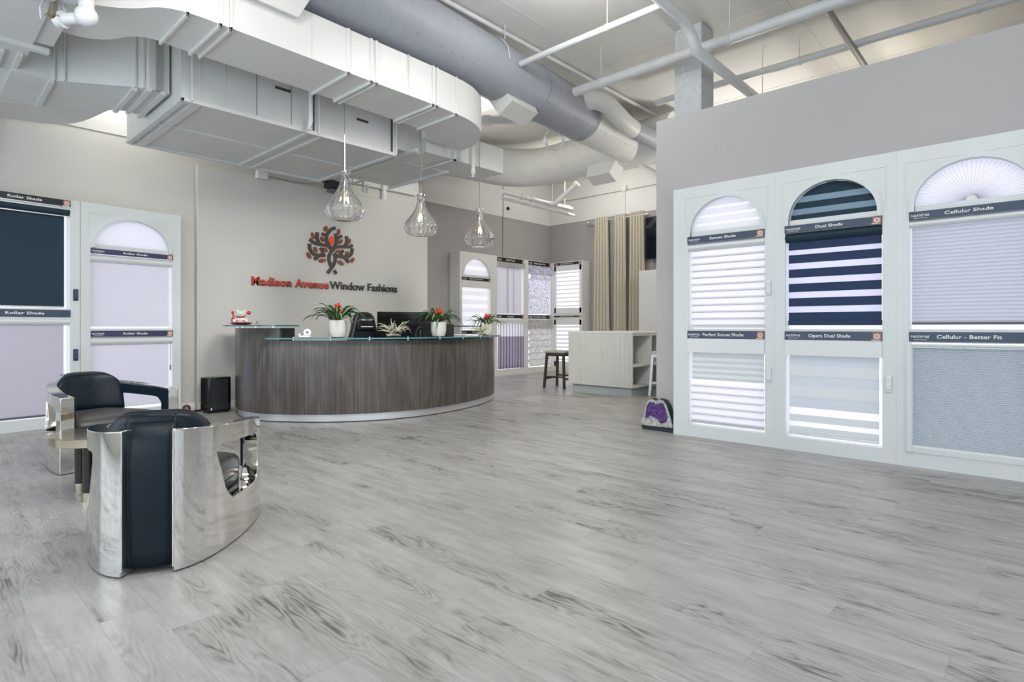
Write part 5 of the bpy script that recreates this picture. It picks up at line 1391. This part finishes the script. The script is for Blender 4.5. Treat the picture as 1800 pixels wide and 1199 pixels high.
# coiled cable
p = MB().tube([(7.05+.13*math.cos(i*2*PI/24)+.0006*i, 5.63-.08*math.cos(i*2*PI/24)+.0012*i, 4.09+.155*math.sin(i*2*PI/24)) for i in range(74)], .008, 6).build('coiled_cable', M['pipe'], None, smooth='full')
tag(p, 'white cable coiled in a loop hanging under the round ducts', 'cable')
# electrical conduit on the walls
def conduit(label, pts, r=.012, box=None, m='pipe'):
    p = root('conduit', (0, 0, 0), 0, label, 'conduit', 'wall conduits')
    MB().tube(pts, r, 10).build('tube', M[m], p, smooth=True, angle=60)
    if box: x, y, z, s_ = box; MB().box(x-.03, x+.03, y-s_, y+s_, z-s_, z+s_).build('junction_box', M['pipe'], p, bevel=.004)
conduit('thin vertical conduit on the back wall rising from the panel track display', [(10.15, 9.735, 2.82), (10.15, 9.735, 4.85)], .012, m='pipe_dark')
conduit('white conduit with junction box above the curtain rod', [(11.92, 7.40, 3.80), (11.92, 7.40, 4.42)], .014, (11.90, 7.40, 4.46, .06))
conduit('horizontal conduit high on the far wall', [(11.92, 9.6, 4.42), (11.92, 5.0, 4.42)], .009, m='pipe_dark')
conduit('thick bent white conduit at the right end of the far wall', [(11.0, 6.75, 4.86), (11.7, 6.45, 4.62), (11.9, 6.36, 4.40), (11.9, 6.33, 3.65)], .045)
conduit('white vertical conduit above the logo panel', [(5.93, 8.62, 3.36), (5.93, 8.62, 4.0)], .045)
conduit('thin conduit across the top of the logo wall', [(4.4, 8.61, 3.60), (6.6, 8.61, 3.60)], .010)
# security sensor
p = MB().sphere((0, 0, 0), .042, sc=(1, .7, 1), n=14).build('dome_camera', M['black_gloss'], None, smooth='full', loc=(10.30, 9.70, 4.06))
tag(p, 'small round black camera on the white band of the back wall', 'camera')
# projector unit under the duct
p = root('projector', (4.74, 8.25, 3.46), .25, 'small black projector with cables hanging beneath the duct above the logo', 'projector')
MB().box(-.13, .13, -.09, .09, -.14, -.02).build('body', M['black'], p, bevel=.01)
MB().lathe([(.035, 0), (.04, .05)], 14).build('lens', M['black_gloss'], p, loc=(.05, -.09, -.08)).rotation_euler = (PI/2, 0, 0)
MB().box(-.10, .12, -.08, .06, -.20, -.15).build('lower_tray', M['grey_plastic'], p, bevel=.006)
MB().tube([(0, 0, -.02), (0, 0, .12), (0, 0, ZC-3.46)], .016, 8).build('mount_arm', M['pipe'], p)
for k in range(3): MB().tube(smooth_curve([(-.12, 0, -.05), (-.22-.02*k, -.02, -.08), (-.21, -.03, .0), (-.12, 0, .02), (0, 0, .05+.02*k)], 5), .006, 6).build('cable', M['black'], p, smooth='full')
p = root('cable_hook', (5.28, 8.30, 3.40), 0, 'small white bent bracket beside the projector', 'bracket')
MB().tube([(-.18, 0, .08), (-.02, 0, .16), (.02, 0, .16), (.02, 0, .0), (.10, 0, .0), (.10, 0, .10), (.16, 0, .12)], .018, 8).build('bent_bar', M['pipe'], p)
MB().tube([(-.18, 0, .08), (-.18, 0, ZC-3.40)], .010, 8).build('rod', M['pipe'], p)
# emergency light on the panel top
p = root('emergency_light', (3.70, 8.48, 3.33), 0, 'white emergency light box on the top edge of the logo panel', 'emergency light')
MB().plate([(-.08, 0), (.08, 0), (.08, .10), (.05, .14), (-.05, .14), (-.08, .10)], -.05, .05).build('housing', M['pipe'], p, bevel=.01)
for x in (-.045, 0, .045): MB().tube([(x, 0, .13), (x, 0, .20)], .009, 8).build('prong', M['pipe'], p)
tag(MB().tube(smooth_curve([(3.78, 8.6, 3.44), (3.95, 8.62, 3.42), (4.3, 8.62, 3.415), (4.62, 8.55, 3.44)], 5), .007, 6).build('loose_cable', M['pipe_dark'], None, smooth='full'), 'thin dark cable lying along the top edge of the logo panel', 'cable')
